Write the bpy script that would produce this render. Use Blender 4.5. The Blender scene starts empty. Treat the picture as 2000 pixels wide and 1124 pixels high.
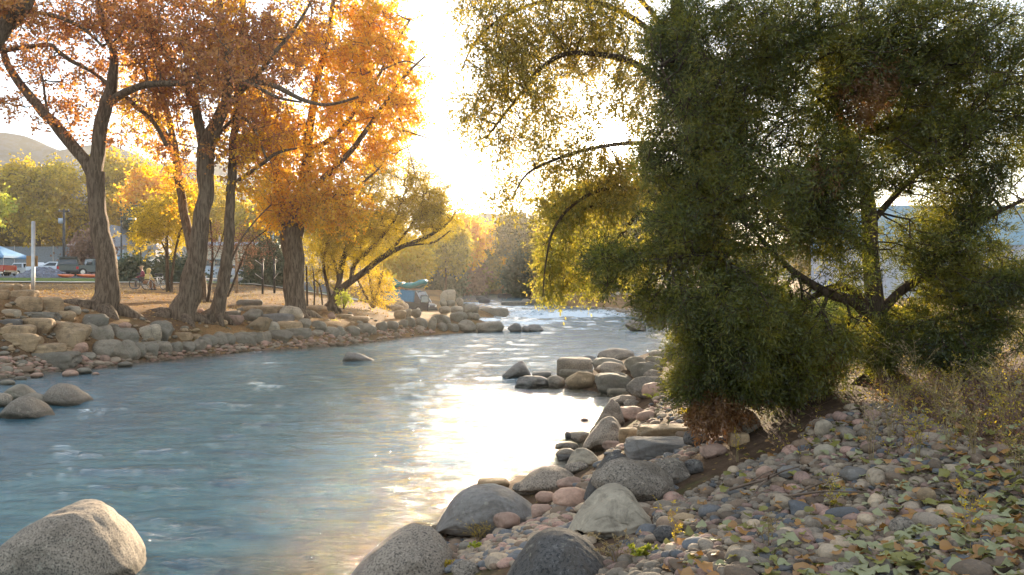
import bpy, bmesh, math, random
import numpy as np
from mathutils import Vector, Matrix, Euler
random.seed(7); rng = np.random.default_rng(7)
R = math.radians
# ------------------------------------------------------------ camera, sky, sun, exposure
F = 2000*28/36.0; H = 2.5; HZ = 562.0
sc = bpy.context.scene
col = sc.collection
cam_d = bpy.data.cameras.new('camera'); cam = bpy.data.objects.new('camera', cam_d); col.objects.link(cam)
cam_d.lens = 28; cam_d.sensor_width = 36; cam_d.clip_start = 0.05; cam_d.clip_end = 6000
cam.location = (0, 0, H); cam.rotation_euler = (R(90), 0, 0)
sc.camera = cam
SUN_AZ, SUN_EL = R(7.15), R(10.8)
sund = Vector((math.sin(SUN_AZ)*math.cos(SUN_EL), math.cos(SUN_AZ)*math.cos(SUN_EL), math.sin(SUN_EL)))
W = bpy.data.worlds.new('World'); sc.world = W; W.use_nodes = True
nt = W.node_tree; nt.nodes.clear()
sky = nt.nodes.new('ShaderNodeTexSky'); sky.sky_type = 'NISHITA'; sky.sun_disc = False
sky.sun_elevation = SUN_EL; sky.sun_rotation = SUN_AZ; sky.air_density = 1.0; sky.dust_density = 0.3; sky.ozone_density = 2.0
bg = nt.nodes.new('ShaderNodeBackground'); bg.inputs[1].default_value = 0.05
out = nt.nodes.new('ShaderNodeOutputWorld')
tc = nt.nodes.new('ShaderNodeTexCoord')
dp = nt.nodes.new('ShaderNodeVectorMath'); dp.operation = 'DOT_PRODUCT'; dp.inputs[1].default_value = sund
nrm = nt.nodes.new('ShaderNodeVectorMath'); nrm.operation = 'NORMALIZE'
nt.links.new(tc.outputs['Generated'], nrm.inputs[0]); nt.links.new(nrm.outputs[0], dp.inputs[0])
def mnode(op, a, b=None):
    n = nt.nodes.new('ShaderNodeMath'); n.operation = op
    for i, v in enumerate((a, b)):
        if v is None: continue
        if isinstance(v, (int, float)): n.inputs[i].default_value = v
        else: nt.links.new(v, n.inputs[i])
    return n.outputs[0]
# the sun's disc and its aureole belong to the sky
cosv = mnode('MAXIMUM', dp.outputs['Value'], 0.0)
g1 = mnode('MULTIPLY', mnode('POWER', cosv, 20000), 60.0)
g2 = mnode('MULTIPLY', mnode('POWER', cosv, 1100), 6.0)
g3 = mnode('MULTIPLY', mnode('POWER', cosv, 50), 0.08)
gs = mnode('ADD', mnode('ADD', g1, g2), g3)
bg2 = nt.nodes.new('ShaderNodeBackground'); bg2.inputs[0].default_value = (1, 0.93, 0.80, 1); nt.links.new(gs, bg2.inputs[1])
ad = nt.nodes.new('ShaderNodeAddShader')
tint = nt.nodes.new('ShaderNodeMix'); tint.data_type = 'RGBA'; tint.blend_type = 'MULTIPLY'; tint.inputs[0].default_value = 1; tint.inputs[7].default_value = (0.98, 0.97, 0.97, 1)
nt.links.new(sky.outputs[0], tint.inputs[6]); nt.links.new(tint.outputs[2], bg.inputs[0]); nt.links.new(bg.outputs[0], ad.inputs[0]); nt.links.new(bg2.outputs[0], ad.inputs[1])
bg3 = nt.nodes.new('ShaderNodeBackground'); bg3.inputs[0].default_value = (0.88, 0.94, 1.0, 1); bg3.inputs[1].default_value = 0.20   # even pale fill added to the sky to lift shade and reflections
ad2 = nt.nodes.new('ShaderNodeAddShader'); nt.links.new(ad.outputs[0], ad2.inputs[0]); nt.links.new(bg3.outputs[0], ad2.inputs[1])
nt.links.new(ad2.outputs[0], out.inputs[0])
sl = bpy.data.lights.new('sun', 'SUN'); sl.energy = 4.8; sl.angle = R(0.53); sl.color = (1, 0.80, 0.55)
so = bpy.data.objects.new('sun', sl); col.objects.link(so); so.rotation_euler = (-sund).to_track_quat('-Z', 'Y').to_euler()
vs = sc.view_settings; vs.view_transform = 'Standard'; vs.look = 'None'; vs.gamma = 1; vs.use_curve_mapping = False
vs.exposure = 2.2
HAZE = 0.0003
sc.cycles.max_bounces = 8; sc.cycles.diffuse_bounces = 4; sc.cycles.glossy_bounces = 3; sc.cycles.transmission_bounces = 5
sc.cycles.transparent_max_bounces = 8; sc.cycles.volume_bounces = 0; sc.cycles.use_denoising = True
sc.cycles.caustics_reflective = False; sc.cycles.caustics_refractive = False
sc.cycles.sample_clamp_indirect = 6
# ------------------------------------------------------------ helpers
def X(px, d): return (px-1000)/F*d
def Z(py, d): return H-(py-HZ)/F*d
def P(px, py, d): return np.array([X(px, d), d, Z(py, d)])
def tag(o, label=None, cat=None, group=None, kind=None):
    if label: o['label'] = label
    if cat: o['category'] = cat
    if group: o['group'] = group
    if kind: o['kind'] = kind
    return o
def empty(name, loc, rz=0, label=None, cat=None, group=None):
    o = bpy.data.objects.new(name, None); col.objects.link(o); o.location = loc; o.rotation_euler.z = rz
    o.empty_display_size = 0.1
    return tag(o, label, cat, group)
def copy_tree(o, parent=None):
    c = o.copy(); col.objects.link(c); c.parent = parent
    for ch in list(o.children): copy_tree(ch, c)
    return c
class MB:
    def __init__(s): s.v = []; s.q = []; s.t = []; s.qm = []; s.tm = []; s.n = 0
    def add(s, v, f, m=0):
        v = np.asarray(v, float).reshape(-1, 3); f = np.asarray(f, int)
        if len(f) == 0: return
        (s.q if f.shape[1] == 4 else s.t).append(f+s.n); (s.qm if f.shape[1] == 4 else s.tm).append(np.full(len(f), m))
        s.v.append(v); s.n += len(v)
    def mesh(s, name, mats, smooth=False):
        me = bpy.data.meshes.new(name)
        if s.n == 0: return me
        V = np.concatenate(s.v)
        q = np.concatenate(s.q) if s.q else np.zeros((0, 4), int); t = np.concatenate(s.t) if s.t else np.zeros((0, 3), int)
        me.vertices.add(len(V)); me.vertices.foreach_set('co', V.astype(np.float32).ravel())
        loops = np.concatenate([q.ravel(), t.ravel()]); npol = len(q)+len(t)
        me.loops.add(len(loops)); me.loops.foreach_set('vertex_index', loops.astype(np.int32))
        st = np.concatenate([np.arange(len(q))*4, len(q)*4+np.arange(len(t))*3])
        me.polygons.add(npol); me.polygons.foreach_set('loop_start', st.astype(np.int32))
        mi = np.concatenate([np.concatenate(s.qm) if s.qm else np.zeros(0), np.concatenate(s.tm) if s.tm else np.zeros(0)])
        me.polygons.foreach_set('material_index', mi.astype(np.int32))
        me.polygons.foreach_set('use_smooth', np.full(npol, smooth))
        me.update(calc_edges=True)
        for m in (mats if isinstance(mats, (list, tuple)) else [mats]): me.materials.append(m)
        return me
    def build(s, name, mats, parent=None, smooth=False, loc=None):
        o = bpy.data.objects.new(name, s.mesh(name, mats, smooth)); col.objects.link(o)
        if parent is not None: o.parent = parent
        if loc is not None: o.location = loc
        return o
    def box(s, lo, hi, m=0, rz=0, c=None):
        x0, y0, z0 = lo; x1, y1, z1 = hi
        v = np.array([[x0,y0,z0],[x1,y0,z0],[x1,y1,z0],[x0,y1,z0],[x0,y0,z1],[x1,y0,z1],[x1,y1,z1],[x0,y1,z1]], float)
        if rz: ca, sa = math.cos(rz), math.sin(rz); v = np.c_[v[:,0]*ca-v[:,1]*sa, v[:,0]*sa+v[:,1]*ca, v[:,2]]
        if c is not None: v = v+np.array(c)
        s.add(v, [[0,3,2,1],[4,5,6,7],[0,1,5,4],[1,2,6,5],[2,3,7,6],[3,0,4,7]], m)
    def tube(s, pts, rad, n=8, m=0, cap=True, rough=0.0):
        pts = np.asarray(pts, float); k = len(pts); rad = np.broadcast_to(np.asarray(rad, float), (k,))
        tan = np.gradient(pts, axis=0); tan /= np.linalg.norm(tan, axis=1)[:, None]+1e-9
        ref = np.array([0.0, 1, 0]) if abs(tan[0][1]) < 0.9 else np.array([1.0, 0, 0])
        V = []
        for i in range(k):
            a = np.cross(tan[i], ref); a /= np.linalg.norm(a)+1e-9; b = np.cross(tan[i], a)
            ref = -np.cross(a, tan[i])*1.0 if False else ref
            th = np.arange(n)/n*2*np.pi
            r = rad[i]*(1+rough*(np.sin(th*3+i*0.35)*0.5+np.sin(th*5+1.3+i*0.2)*0.5))
            V.append(pts[i]+np.outer(np.cos(th)*r, a)+np.outer(np.sin(th)*r, b))
        V = np.concatenate(V); f = []
        for i in range(k-1):
            for j in range(n):
                f.append([i*n+j, i*n+(j+1) % n, (i+1)*n+(j+1) % n, (i+1)*n+j])
        if cap:
            V = np.concatenate([V, pts[:1], pts[-1:]])
            s.add(V, f, m); b0 = s.n-len(V)
            t = [[k*n, (j+1) % n, j] for j in range(n)]+[[k*n+1, (k-1)*n+j, (k-1)*n+(j+1) % n] for j in range(n)]
            s.t.append(np.array(t)+b0); s.tm.append(np.full(len(t), m))
        else: s.add(V, f, m)
    def segs(s, A, B, ra, rb, n=4, m=0):       # many straight prisms at once
        A = np.asarray(A, float); B = np.asarray(B, float); N = len(A)
        if N == 0: return
        t = B-A; t /= np.linalg.norm(t, axis=1)[:, None]+1e-9
        ref = np.where(np.abs(t[:, 2:3]) > 0.9, np.array([[1.0, 0, 0]]), np.array([[0, 0, 1.0]]))
        a = np.cross(t, ref); a /= np.linalg.norm(a, axis=1)[:, None]+1e-9; b = np.cross(t, a)
        th = np.arange(n)/n*2*np.pi; ra = np.broadcast_to(ra, (N,)); rb = np.broadcast_to(rb, (N,))
        ring = a[:, None]*np.cos(th)[None, :, None]+b[:, None]*np.sin(th)[None, :, None]
        V = np.concatenate([A[:, None]+ring*ra[:, None, None], B[:, None]+ring*rb[:, None, None]], 1).reshape(-1, 3)
        f = np.array([[j, (j+1) % n, n+(j+1) % n, n+j] for j in range(n)])
        s.add(V, (f[None]+(np.arange(N)*2*n)[:, None, None]).reshape(-1, 4), m)
    def leaves(s, pos, ax, ln, wd, m=0, fold=0.0, nrm=None):
        N = len(pos)
        if N == 0: return
        ax = ax/(np.linalg.norm(ax, axis=1)[:, None]+1e-9)
        r = rng.normal(size=(N, 3)) if nrm is None else nrm+rng.normal(size=(N, 3))*0.15
        sd = np.cross(ax, r); sd /= np.linalg.norm(sd, axis=1)[:, None]+1e-9; up = np.cross(sd, ax)
        ln = np.broadcast_to(ln, (N,))[:, None]; wd = np.broadcast_to(wd, (N,))[:, None]
        mid = pos+ax*ln*0.42
        V = np.stack([pos, mid+sd*wd/2+up*fold*wd, pos+ax*ln, mid-sd*wd/2+up*fold*wd], 1).reshape(-1, 3)
        s.add(V, np.arange(N*4).reshape(N, 4), m)
def hashn(ix, iy, iz, seed):
    h = (ix*374761393+iy*668265263+iz*2147483647+seed*144665) & 0xffffffff
    h = ((h ^ (h >> 13))*1274126177) & 0xffffffff; h = h ^ (h >> 16)
    return (h & 0xffff)/32767.5-1
def noise3(p, seed=0):
    p = np.asarray(p, float); i = np.floor(p).astype(np.int64); f = p-i; u = f*f*(3-2*f); r = 0
    for dx in (0, 1):
        for dy in (0, 1):
            for dz in (0, 1):
                w = (u[..., 0] if dx else 1-u[..., 0])*(u[..., 1] if dy else 1-u[..., 1])*(u[..., 2] if dz else 1-u[..., 2])
                r = r+w*hashn(i[..., 0]+dx, i[..., 1]+dy, i[..., 2]+dz, seed)
    return r
def fbm(p, octv=4, seed=0, gain=0.5):
    r = 0; a = 1.0; p = np.asarray(p, float)
    for k in range(octv): r = r+a*noise3(p, seed+k); p = p*2.03+17.1; a *= gain
    return r
def smooth(a, b, x): t = np.clip((x-a)/(b-a), 0, 1); return t*t*(3-2*t)
# ------------------------------------------------------------ materials
def newmat(name):
    m = bpy.data.materials.new(name); m.use_nodes = True; n = m.node_tree.nodes; n.clear()
    o = n.new('ShaderNodeOutputMaterial'); return m, m.node_tree, o
def nd(t, typ, **kw):
    n = t.nodes.new('ShaderNode'+typ)
    for k, v in kw.items(): setattr(n, k, v)
    return n
def setin(t, n, i, v):
    if hasattr(v, 'is_output') or isinstance(v, bpy.types.NodeSocket): t.links.new(v, n.inputs[i])
    else:
        if isinstance(v, (tuple, list)) and len(v) == 3 and n.inputs[i].type == 'RGBA': v = (*v, 1)
        n.inputs[i].default_value = v
def ramp(t, fac, stops, interp='LINEAR'):
    n = nd(t, 'ValToRGB'); e = n.color_ramp.elements; n.color_ramp.interpolation = interp
    while len(e) < len(stops): e.new(0.5)
    for i, (p, c) in enumerate(stops): e[i].position = p; e[i].color = (*c, 1) if len(c) == 3 else c
    t.links.new(fac, n.inputs[0]); return n.outputs[0]
def noise(t, vec, scale, detail=4, rough=0.55, dist=0.0):
    n = nd(t, 'TexNoise'); setin(t, n, 'Vector', vec); n.inputs['Scale'].default_value = scale; n.inputs['Detail'].default_value = detail
    n.inputs['Roughness'].default_value = rough; n.inputs['Distortion'].default_value = dist; return n.outputs['Fac']
def mixc(t, fac, a, b, mode='MIX'):
    n = nd(t, 'Mix', data_type='RGBA', blend_type=mode); setin(t, n, 0, fac); setin(t, n, 6, a); setin(t, n, 7, b); return n.outputs[2]
def mth(t, op, a, b=0.0):
    n = nd(t, 'Math', operation=op); setin(t, n, 0, a); setin(t, n, 1, b); return n.outputs[0]
def bump(t, h, strength, dist):
    n = nd(t, 'Bump'); n.inputs['Strength'].default_value = strength; n.inputs['Distance'].default_value = dist; t.links.new(h, n.inputs['Height']); return n.outputs[0]
def pos(t): return nd(t, 'NewGeometry').outputs['Position']
def scaled(t, v, s):
    n = nd(t, 'VectorMath', operation='MULTIPLY'); t.links.new(v, n.inputs[0]); n.inputs[1].default_value = s; return n.outputs[0]
def prin(t, o, color, rough=0.8, spec=0.3, normal=None, metal=0.0, **kw):
    b = nd(t, 'BsdfPrincipled'); setin(t, b, 'Base Color', color); setin(t, b, 'Roughness', rough); b.inputs['Specular IOR Level'].default_value = spec
    b.inputs['Metallic'].default_value = metal
    if normal is not None: t.links.new(normal, b.inputs['Normal'])
    for k, v in kw.items(): setin(t, b, k.replace('_', ' '), v)
    t.links.new(b.outputs[0], o.inputs[0]); return b
_pm = {}
def paint(name, c, rough=0.5, var=0.12, metal=0.0, spec=0.4, sc_=6.0):
    if name in _pm: return _pm[name]
    m, t, o = newmat(name); f = noise(t, pos(t), sc_, 5)
    c1 = tuple(x*(1-var*1.6) for x in c); c2 = tuple(min(1, x*(1+var)) for x in c)
    prin(t, o, ramp(t, f, [(0.3, c1), (0.7, c2)]), rough, spec, bump(t, noise(t, pos(t), sc_*8, 3), 0.08, 0.01), metal); _pm[name] = m; return m
def leafmat(name, cols, trans=0.5, gloss=0.12, bs=0.6, bw=0.4):
    m, t, o = newmat(name); g = nd(t, 'NewGeometry'); rnd = g.outputs['Random Per Island']
    big = ramp(t, noise(t, g.outputs['Position'], bs, 3), [(0.3, (0, 0, 0)), (0.7, (1, 1, 1))])
    fac = mth(t, 'ADD', mth(t, 'MULTIPLY', rnd, 1-bw), mth(t, 'MULTIPLY', big, bw))
    n = len(cols); c = ramp(t, fac, [(0.1+0.8*i/(n-1), cc) for i, cc in enumerate(cols)])
    d = nd(t, 'BsdfDiffuse'); t.links.new(c, d.inputs[0]); tr = nd(t, 'BsdfTranslucent')
    t.links.new(mixc(t, 1.0, c, (1.0, 0.95, 0.75), 'MULTIPLY'), tr.inputs[0])
    mx = nd(t, 'MixShader'); mx.inputs[0].default_value = trans; t.links.new(d.outputs[0], mx.inputs[1]); t.links.new(tr.outputs[0], mx.inputs[2])
    gl = nd(t, 'BsdfGlossy'); gl.inputs['Roughness'].default_value = 0.45; m2 = nd(t, 'MixShader'); m2.inputs[0].default_value = gloss*0.4
    t.links.new(mx.outputs[0], m2.inputs[1]); t.links.new(gl.outputs[0], m2.inputs[2]); t.links.new(m2.outputs[0], o.inputs[0]); return m
def rockmat(name, c, speck=(0.06, 0.055, 0.05), sp=0.5, sscale=60, bumpd=0.02, moss=0.0, band=0.0):
    m, t, o = newmat(name); p = pos(t); oi = nd(t, 'ObjectInfo').outputs['Random']
    c0 = ramp(t, oi, [(0.0, tuple(x*0.72 for x in c)), (0.5, c), (1.0, (min(1, c[0]*1.25), c[1]*1.18, c[2]*1.12))])
    big = noise(t, p, 2.2, 5, 0.6); c1 = mixc(t, ramp(t, big, [(0.35, (0, 0, 0)), (0.65, (1, 1, 1))]), mixc(t, 0.35, c0, (0.10, 0.08, 0.06)), c0)
    s = noise(t, p, sscale, 3, 0.7); c2 = mixc(t, ramp(t, s, [(0.50, (0, 0, 0)), (0.60, (sp, sp, sp))]), c1, speck)
    s2 = noise(t, p, sscale*0.7, 2, 0.7); c3 = mixc(t, ramp(t, s2, [(0.60, (0, 0, 0)), (0.70, (sp*0.7,)*3)]), c2, tuple(min(1, x*1.7) for x in c))
    if band:
        b = noise(t, scaled(t, p, (1.2, 1.2, 14)), 1.6, 4, 0.6, 0.4); c3 = mixc(t, ramp(t, b, [(0.4, (band,)*3), (0.6, (0, 0, 0))]), c3, tuple(x*0.55 for x in c))
    c3 = mixc(t, ramp(t, noise(t, p, 3.1, 9, 0.75, 0.8), [(0.50, (0, 0, 0)), (0.60, (0.45,)*3)]), c3, (0.085, 0.065, 0.045))
    c3 = mixc(t, ramp(t, noise(t, p, 7.3, 7, 0.7), [(0.60, (0, 0, 0)), (0.66, (0.35,)*3)]), c3, (0.42, 0.38, 0.28))
    if moss: c3 = mixc(t, ramp(t, noise(t, p, 5, 5, 0.7), [(0.55, (0, 0, 0)), (0.62, (moss,)*3)]), c3, (0.09, 0.10, 0.05))
    sx = nd(t, 'SeparateXYZ'); t.links.new(p, sx.inputs[0]); wet = ramp(t, mth(t, 'ADD', sx.outputs[2], mth(t, 'MULTIPLY', big, -0.12)), [(0.0, (1, 1, 1)), (0.05, (0, 0, 0))])
    c3 = mixc(t, mth(t, 'MULTIPLY', wet, 0.75), c3, mixc(t, 1.0, c3, (0.35, 0.34, 0.30), 'MULTIPLY'))   # damp band at the waterline
    hgt = mth(t, 'ADD', mth(t, 'MULTIPLY', noise(t, p, 9, 6, 0.65), 1.0), mth(t, 'MULTIPLY', s, 0.25))
    prin(t, o, c3, 0.85, 0.25, bump(t, hgt, 0.7, bumpd)); return m
def barkmat(name, c, d):
    m, t, o = newmat(name); p = scaled(t, pos(t), (1, 1, 0.16))
    n1 = noise(t, p, 14, 5, 0.65, 0.6); n2 = noise(t, pos(t), 1.2, 3)
    cc = mixc(t, ramp(t, n1, [(0.40, (0, 0, 0)), (0.60, (1, 1, 1))]), d, c); cc = mixc(t, mth(t, 'MULTIPLY', n2, 0.45), cc, tuple(x*0.55 for x in c))
    prin(t, o, cc, 0.9, 0.15, bump(t, n1, 1.0, 0.06)); return m
# ------------------------------------------------------------ terrain
LS = [(-120,-60),(-40,-20),(-30,-10),(-26,8),(-20,16),(-14.1,21.9),(-13.3,24.3),(-12.2,27.2),(-10.9,30.4),(-8.5,33),(-6.8,35.4),(-4.3,41.8),(-1.6,46.5),(-0.3,47.2),(-0.4,48.6),(-2.6,50.5),(-3.2,57),(-3.6,62),(-0.6,68),(0,71),(-3.5,74),(-5.4,84),(-8.3,108),(-14,155),(-30,200),(-60,240)]
RS = [(-50,245),(-18,205),(1.5,158),(3.0,110),(2.6,100),(3.6,89),(6.2,84),(7.5,78),(10.8,66),(11,58),(9.8,50),(7.2,35),(5.7,29.2),(4.3,28),(2.6,25),(1.45,22.5),(1.1,19.8),(2.25,18.3),(1.93,16.7),(1.37,13.7),(0.85,11.7),(0.1,10.6),(-0.39,10),(-0.8,8.4),(-1.35,7.2),(-1.6,6.1),(-2,4),(-3,0),(-4,-10),(-6,-60)]
POLY = np.array(LS+RS, float)
def sdist(x, y):       # + on land, - in the river
    x = np.asarray(x, float); y = np.asarray(y, float); best = np.full(x.shape, 1e9); ins = np.zeros(x.shape, bool)
    n = len(POLY)
    for i in range(n):
        x0, y0 = POLY[i]; x1, y1 = POLY[(i+1) % n]; ex, ey = x1-x0, y1-y0
        t = np.clip(((x-x0)*ex+(y-y0)*ey)/(ex*ex+ey*ey), 0, 1)
        best = np.minimum(best, np.hypot(x-x0-t*ex, y-y0-t*ey))
        c = ((y0 > y) != (y1 > y)); ins ^= c & (x < ex*(y-y0)/(ey if ey else 1e-9)+x0)
    return np.where(ins, -best, best)
def wl(y): return np.interp(y, [68, 71, 108, 155, 220], [0, 0.45, 0.7, 1.1, 1.3])
CP = []
for px, d, z in [(0,26,2.1),(60,27,2.15),(0,23.5,0.8),(100,25.2,0.9),(130,27.5,1.9),(200,29.5,1.6),(200,27.2,1.0),(300,28.5,0.9),(300,31,1.5),(300,38,2.0),(100,35,2.2),(0,40,2.3),(-300,26,2.2),(-600,24,2.3),
  (400,32,1.1),(400,34,1.55),(400,40,1.9),(480,33.5,.9),(480,37,1.5),(520,40,1.7),(570,36,1.2),(570,40,1.5),(650,38,1.0),(650,44,1.4),(720,42,.8),(720,50,1.1),(780,50,.7),(780,60,.7),(830,52,.6),(850,65,.35),(900,60,.7),(800,66,.5),(760,62,.9),(700,60,1.6),
  (300,49,2.34),(600,50,2.05),(100,49,2.36),(300,58,2.8),(500,58,2.7),(0,58,2.85),(300,80,3.55),(0,80,3.6),(600,80,3.3),(750,80,2.0),(800,100,2.2),(0,150,4.5),(500,150,4.5),(-800,100,4),(-600,50,2.8),
  (700,150,3.5),(850,200,3),(1100,150,3),(1300,150,4),(950,220,3.5),(1000,400,6),(0,400,12),(2000,400,8),(1500,700,14),(0,800,20),
  (1330,28,.5),(1330,20,.6),(1330,16,.6),(1310,14,.55),(1450,16,1.2),(1450,30,1.5),(1900,27,1.5),(2300,20,1.6),(1400,50,1.8),(1350,60,1.2),(1200,95,1.9),(1250,80,1.2),(2000,60,2),(2500,60,2.2)]:
    CP.append((X(px, d), d, z))
for px, py, z in [(1300,1124,.95),(1000,1124,.5),(1700,1124,1.2),(2000,1124,1.3),(1100,1000,.45),(1300,1000,.8),(1600,1000,1.08),(1950,1000,1.3),(1200,900,.45),(1500,900,.95),(1750,900,1.28),(1950,900,1.4),
  (1400,850,.75),(1600,840,1.2),(1400,780,.6),(1550,770,1.3),(1750,730,1.5),(1900,715,1.6),(2150,720,1.6),(2400,1000,1.5),(850,1124,.35),(950,1030,.3)]:
    d = (H-z)*F/(py-HZ); CP.append((X(px, d), d, z))
CP += [(0,-1,.9),(2,-3,1.2),(5,-5,1.6),(-1,0,.6),(3,1.5,1.35),(8,2,1.6),(30,-30,3),(1,1.5,1.0),(60,0,3),(120,60,5),(-100,10,6),(-200,-100,12),(200,-100,12),(0,-200,10)]
CP = np.array(CP); _D = np.hypot(CP[:, None, 0]-CP[None, :, 0], CP[:, None, 1]-CP[None, :, 1])
_A = np.ones((len(CP)+1,)*2); _A[-1, -1] = 0; _A[:-1, :-1] = _D
_w = np.linalg.solve(_A, np.append(CP[:, 2], 0))
def zf(x, y, rough=True):
    x = np.asarray(x, float); y = np.asarray(y, float); r = np.full(x.shape, _w[-1])
    for (cx, cy, _), w in zip(CP, _w[:-1]): r = r+w*np.hypot(x-cx, y-cy)
    s = sdist(x, y); l = wl(y); r = np.maximum(r, l+0.22)
    z = np.where(s > 0, l-0.03+(r-l+0.03)*smooth(0, 1.6, s), l-0.03-np.minimum(0.9, 0.28*np.abs(s)))
    if rough:
        near = np.clip(1.2/(1+0.02*np.hypot(x, y)), 0.3, 1)
        z = z+0.05*fbm(np.stack([x*0.9, y*0.9, x*0], -1), 4, 3)*near*smooth(-1, 1.2, s)
    return z
DD = np.geomspace(2.2, 260, 520); PG = np.arange(-300, 2401, 6.0)
_XX = (PG[:, None]-1000)/F*DD[None]; _YY = np.broadcast_to(DD[None], _XX.shape)
_TS = zf(_XX, _YY, False); _TR = zf(_XX, _YY, True); _TW = np.maximum(_TS, wl(_YY))
def _bil(T, x, y):
    y = np.clip(np.asarray(y, float), 2.21, 259); u = np.clip(((np.asarray(x)/y*F+1000)-PG[0])/6.0, 0, len(PG)-1.01); v = np.clip(np.log(y/2.2)/np.log(260/2.2)*(len(DD)-1), 0, len(DD)-1.01)
    i = u.astype(int); j = v.astype(int); a = u-i; b = v-j
    return T[i, j]*(1-a)*(1-b)+T[i+1, j]*a*(1-b)+T[i, j+1]*(1-a)*b+T[i+1, j+1]*a*b
def zt(x, y): return _bil(_TR, x, y)           # tabled ground height
def ray(px, py, water=True):
    T = _TW if water else _TS; u = min(max((px-PG[0])/6.0, 0), len(PG)-1.01); i = int(u); a = u-i
    h = Z(py, DD)-(T[i]*(1-a)+T[i+1]*a); k = int(np.argmax(h < 0))
    if h[k] >= 0 or k == 0: return None
    t = h[k-1]/(h[k-1]-h[k]); return DD[k-1]+(DD[k]-DD[k-1])*t
def warp(n, a, b, near): # spacing grows away from 0
    t = np.linspace(-1, 1, n); s = np.sinh(t*near)/np.sinh(near); return np.where(s < 0, -a*np.abs(s), b*s)
def sheet(mb, xs, ys, zfun, mask=None):
    XX, YY = np.meshgrid(xs, ys); ZZ = zfun(XX, YY); nx, ny = len(xs), len(ys)
    i = np.arange(ny-1)[:, None]*nx+np.arange(nx-1)[None]; q = np.stack([i, i+1, i+nx+1, i+nx], -1).reshape(-1, 4)
    V = np.stack([XX, YY, ZZ], -1).reshape(-1, 3)
    if mask is not None:
        mk = mask(V[:, 0], V[:, 1]); q = q[mk[q].any(1)]
    mb.add(V, q)
def groundmat():
    m, t, o = newmat('earth_with_leaf_litter'); p = pos(t)
    n1 = noise(t, p, 0.35, 5, 0.6); n2 = noise(t, p, 6, 6, 0.7); n3 = noise(t, p, 28, 4, 0.7)
    dirt = ramp(t, n2, [(0.3, (0.045, 0.028, 0.018)), (0.55, (0.095, 0.060, 0.038)), (0.75, (0.15, 0.10, 0.065))])
    sy = nd(t, 'SeparateXYZ'); t.links.new(p, sy.inputs[0]); far = ramp(t, mth(t, 'MULTIPLY', sy.outputs[1], 0.02), [(0.40, (0.12,)*3), (0.62, (1, 1, 1))])  # litter builds up with distance; the park's sunlit brightness is put into it too
    lit = ramp(t, n3, [(0.35, (0.13, 0.07, 0.03)), (0.5, (0.30, 0.16, 0.06)), (0.66, (0.42, 0.27, 0.12))])
    vz = nd(t, 'TexVoronoi'); vz.inputs['Scale'].default_value = 9; t.links.new(p, vz.inputs['Vector'])
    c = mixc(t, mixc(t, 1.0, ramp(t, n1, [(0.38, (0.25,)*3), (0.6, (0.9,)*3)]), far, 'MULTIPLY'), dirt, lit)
    c = mixc(t, ramp(t, vz.outputs['Distance'], [(0.12, (0.55,)*3), (0.2, (0, 0, 0))]), c, (0.42, 0.28, 0.08))
    grs = ramp(t, noise(t, p, 1.1, 5, 0.7), [(0.55, (0, 0, 0)), (0.7, (0.7,)*3)]); c = mixc(t, grs, c, (0.10, 0.11, 0.035))
    prin(t, o, c, 0.95, 0.1, bump(t, mth(t, 'ADD', n2, mth(t, 'MULTIPLY', n3, 0.5)), 0.8, 0.05)); return m
mb = MB()
xs = warp(460, 700, 700, 5.2); ys = np.concatenate([-np.geomspace(0.4, 250, 36)[::-1], np.linspace(0, 14, 190), 14+np.cumsum(np.geomspace(0.08, 70, 230))*1.0])
ys = np.unique(ys[ys < 1500]); ys = np.append(ys, [1800., 2600.])
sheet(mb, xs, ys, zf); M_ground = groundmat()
tag(mb.build('ground', M_ground, smooth=True), kind='structure')
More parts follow.
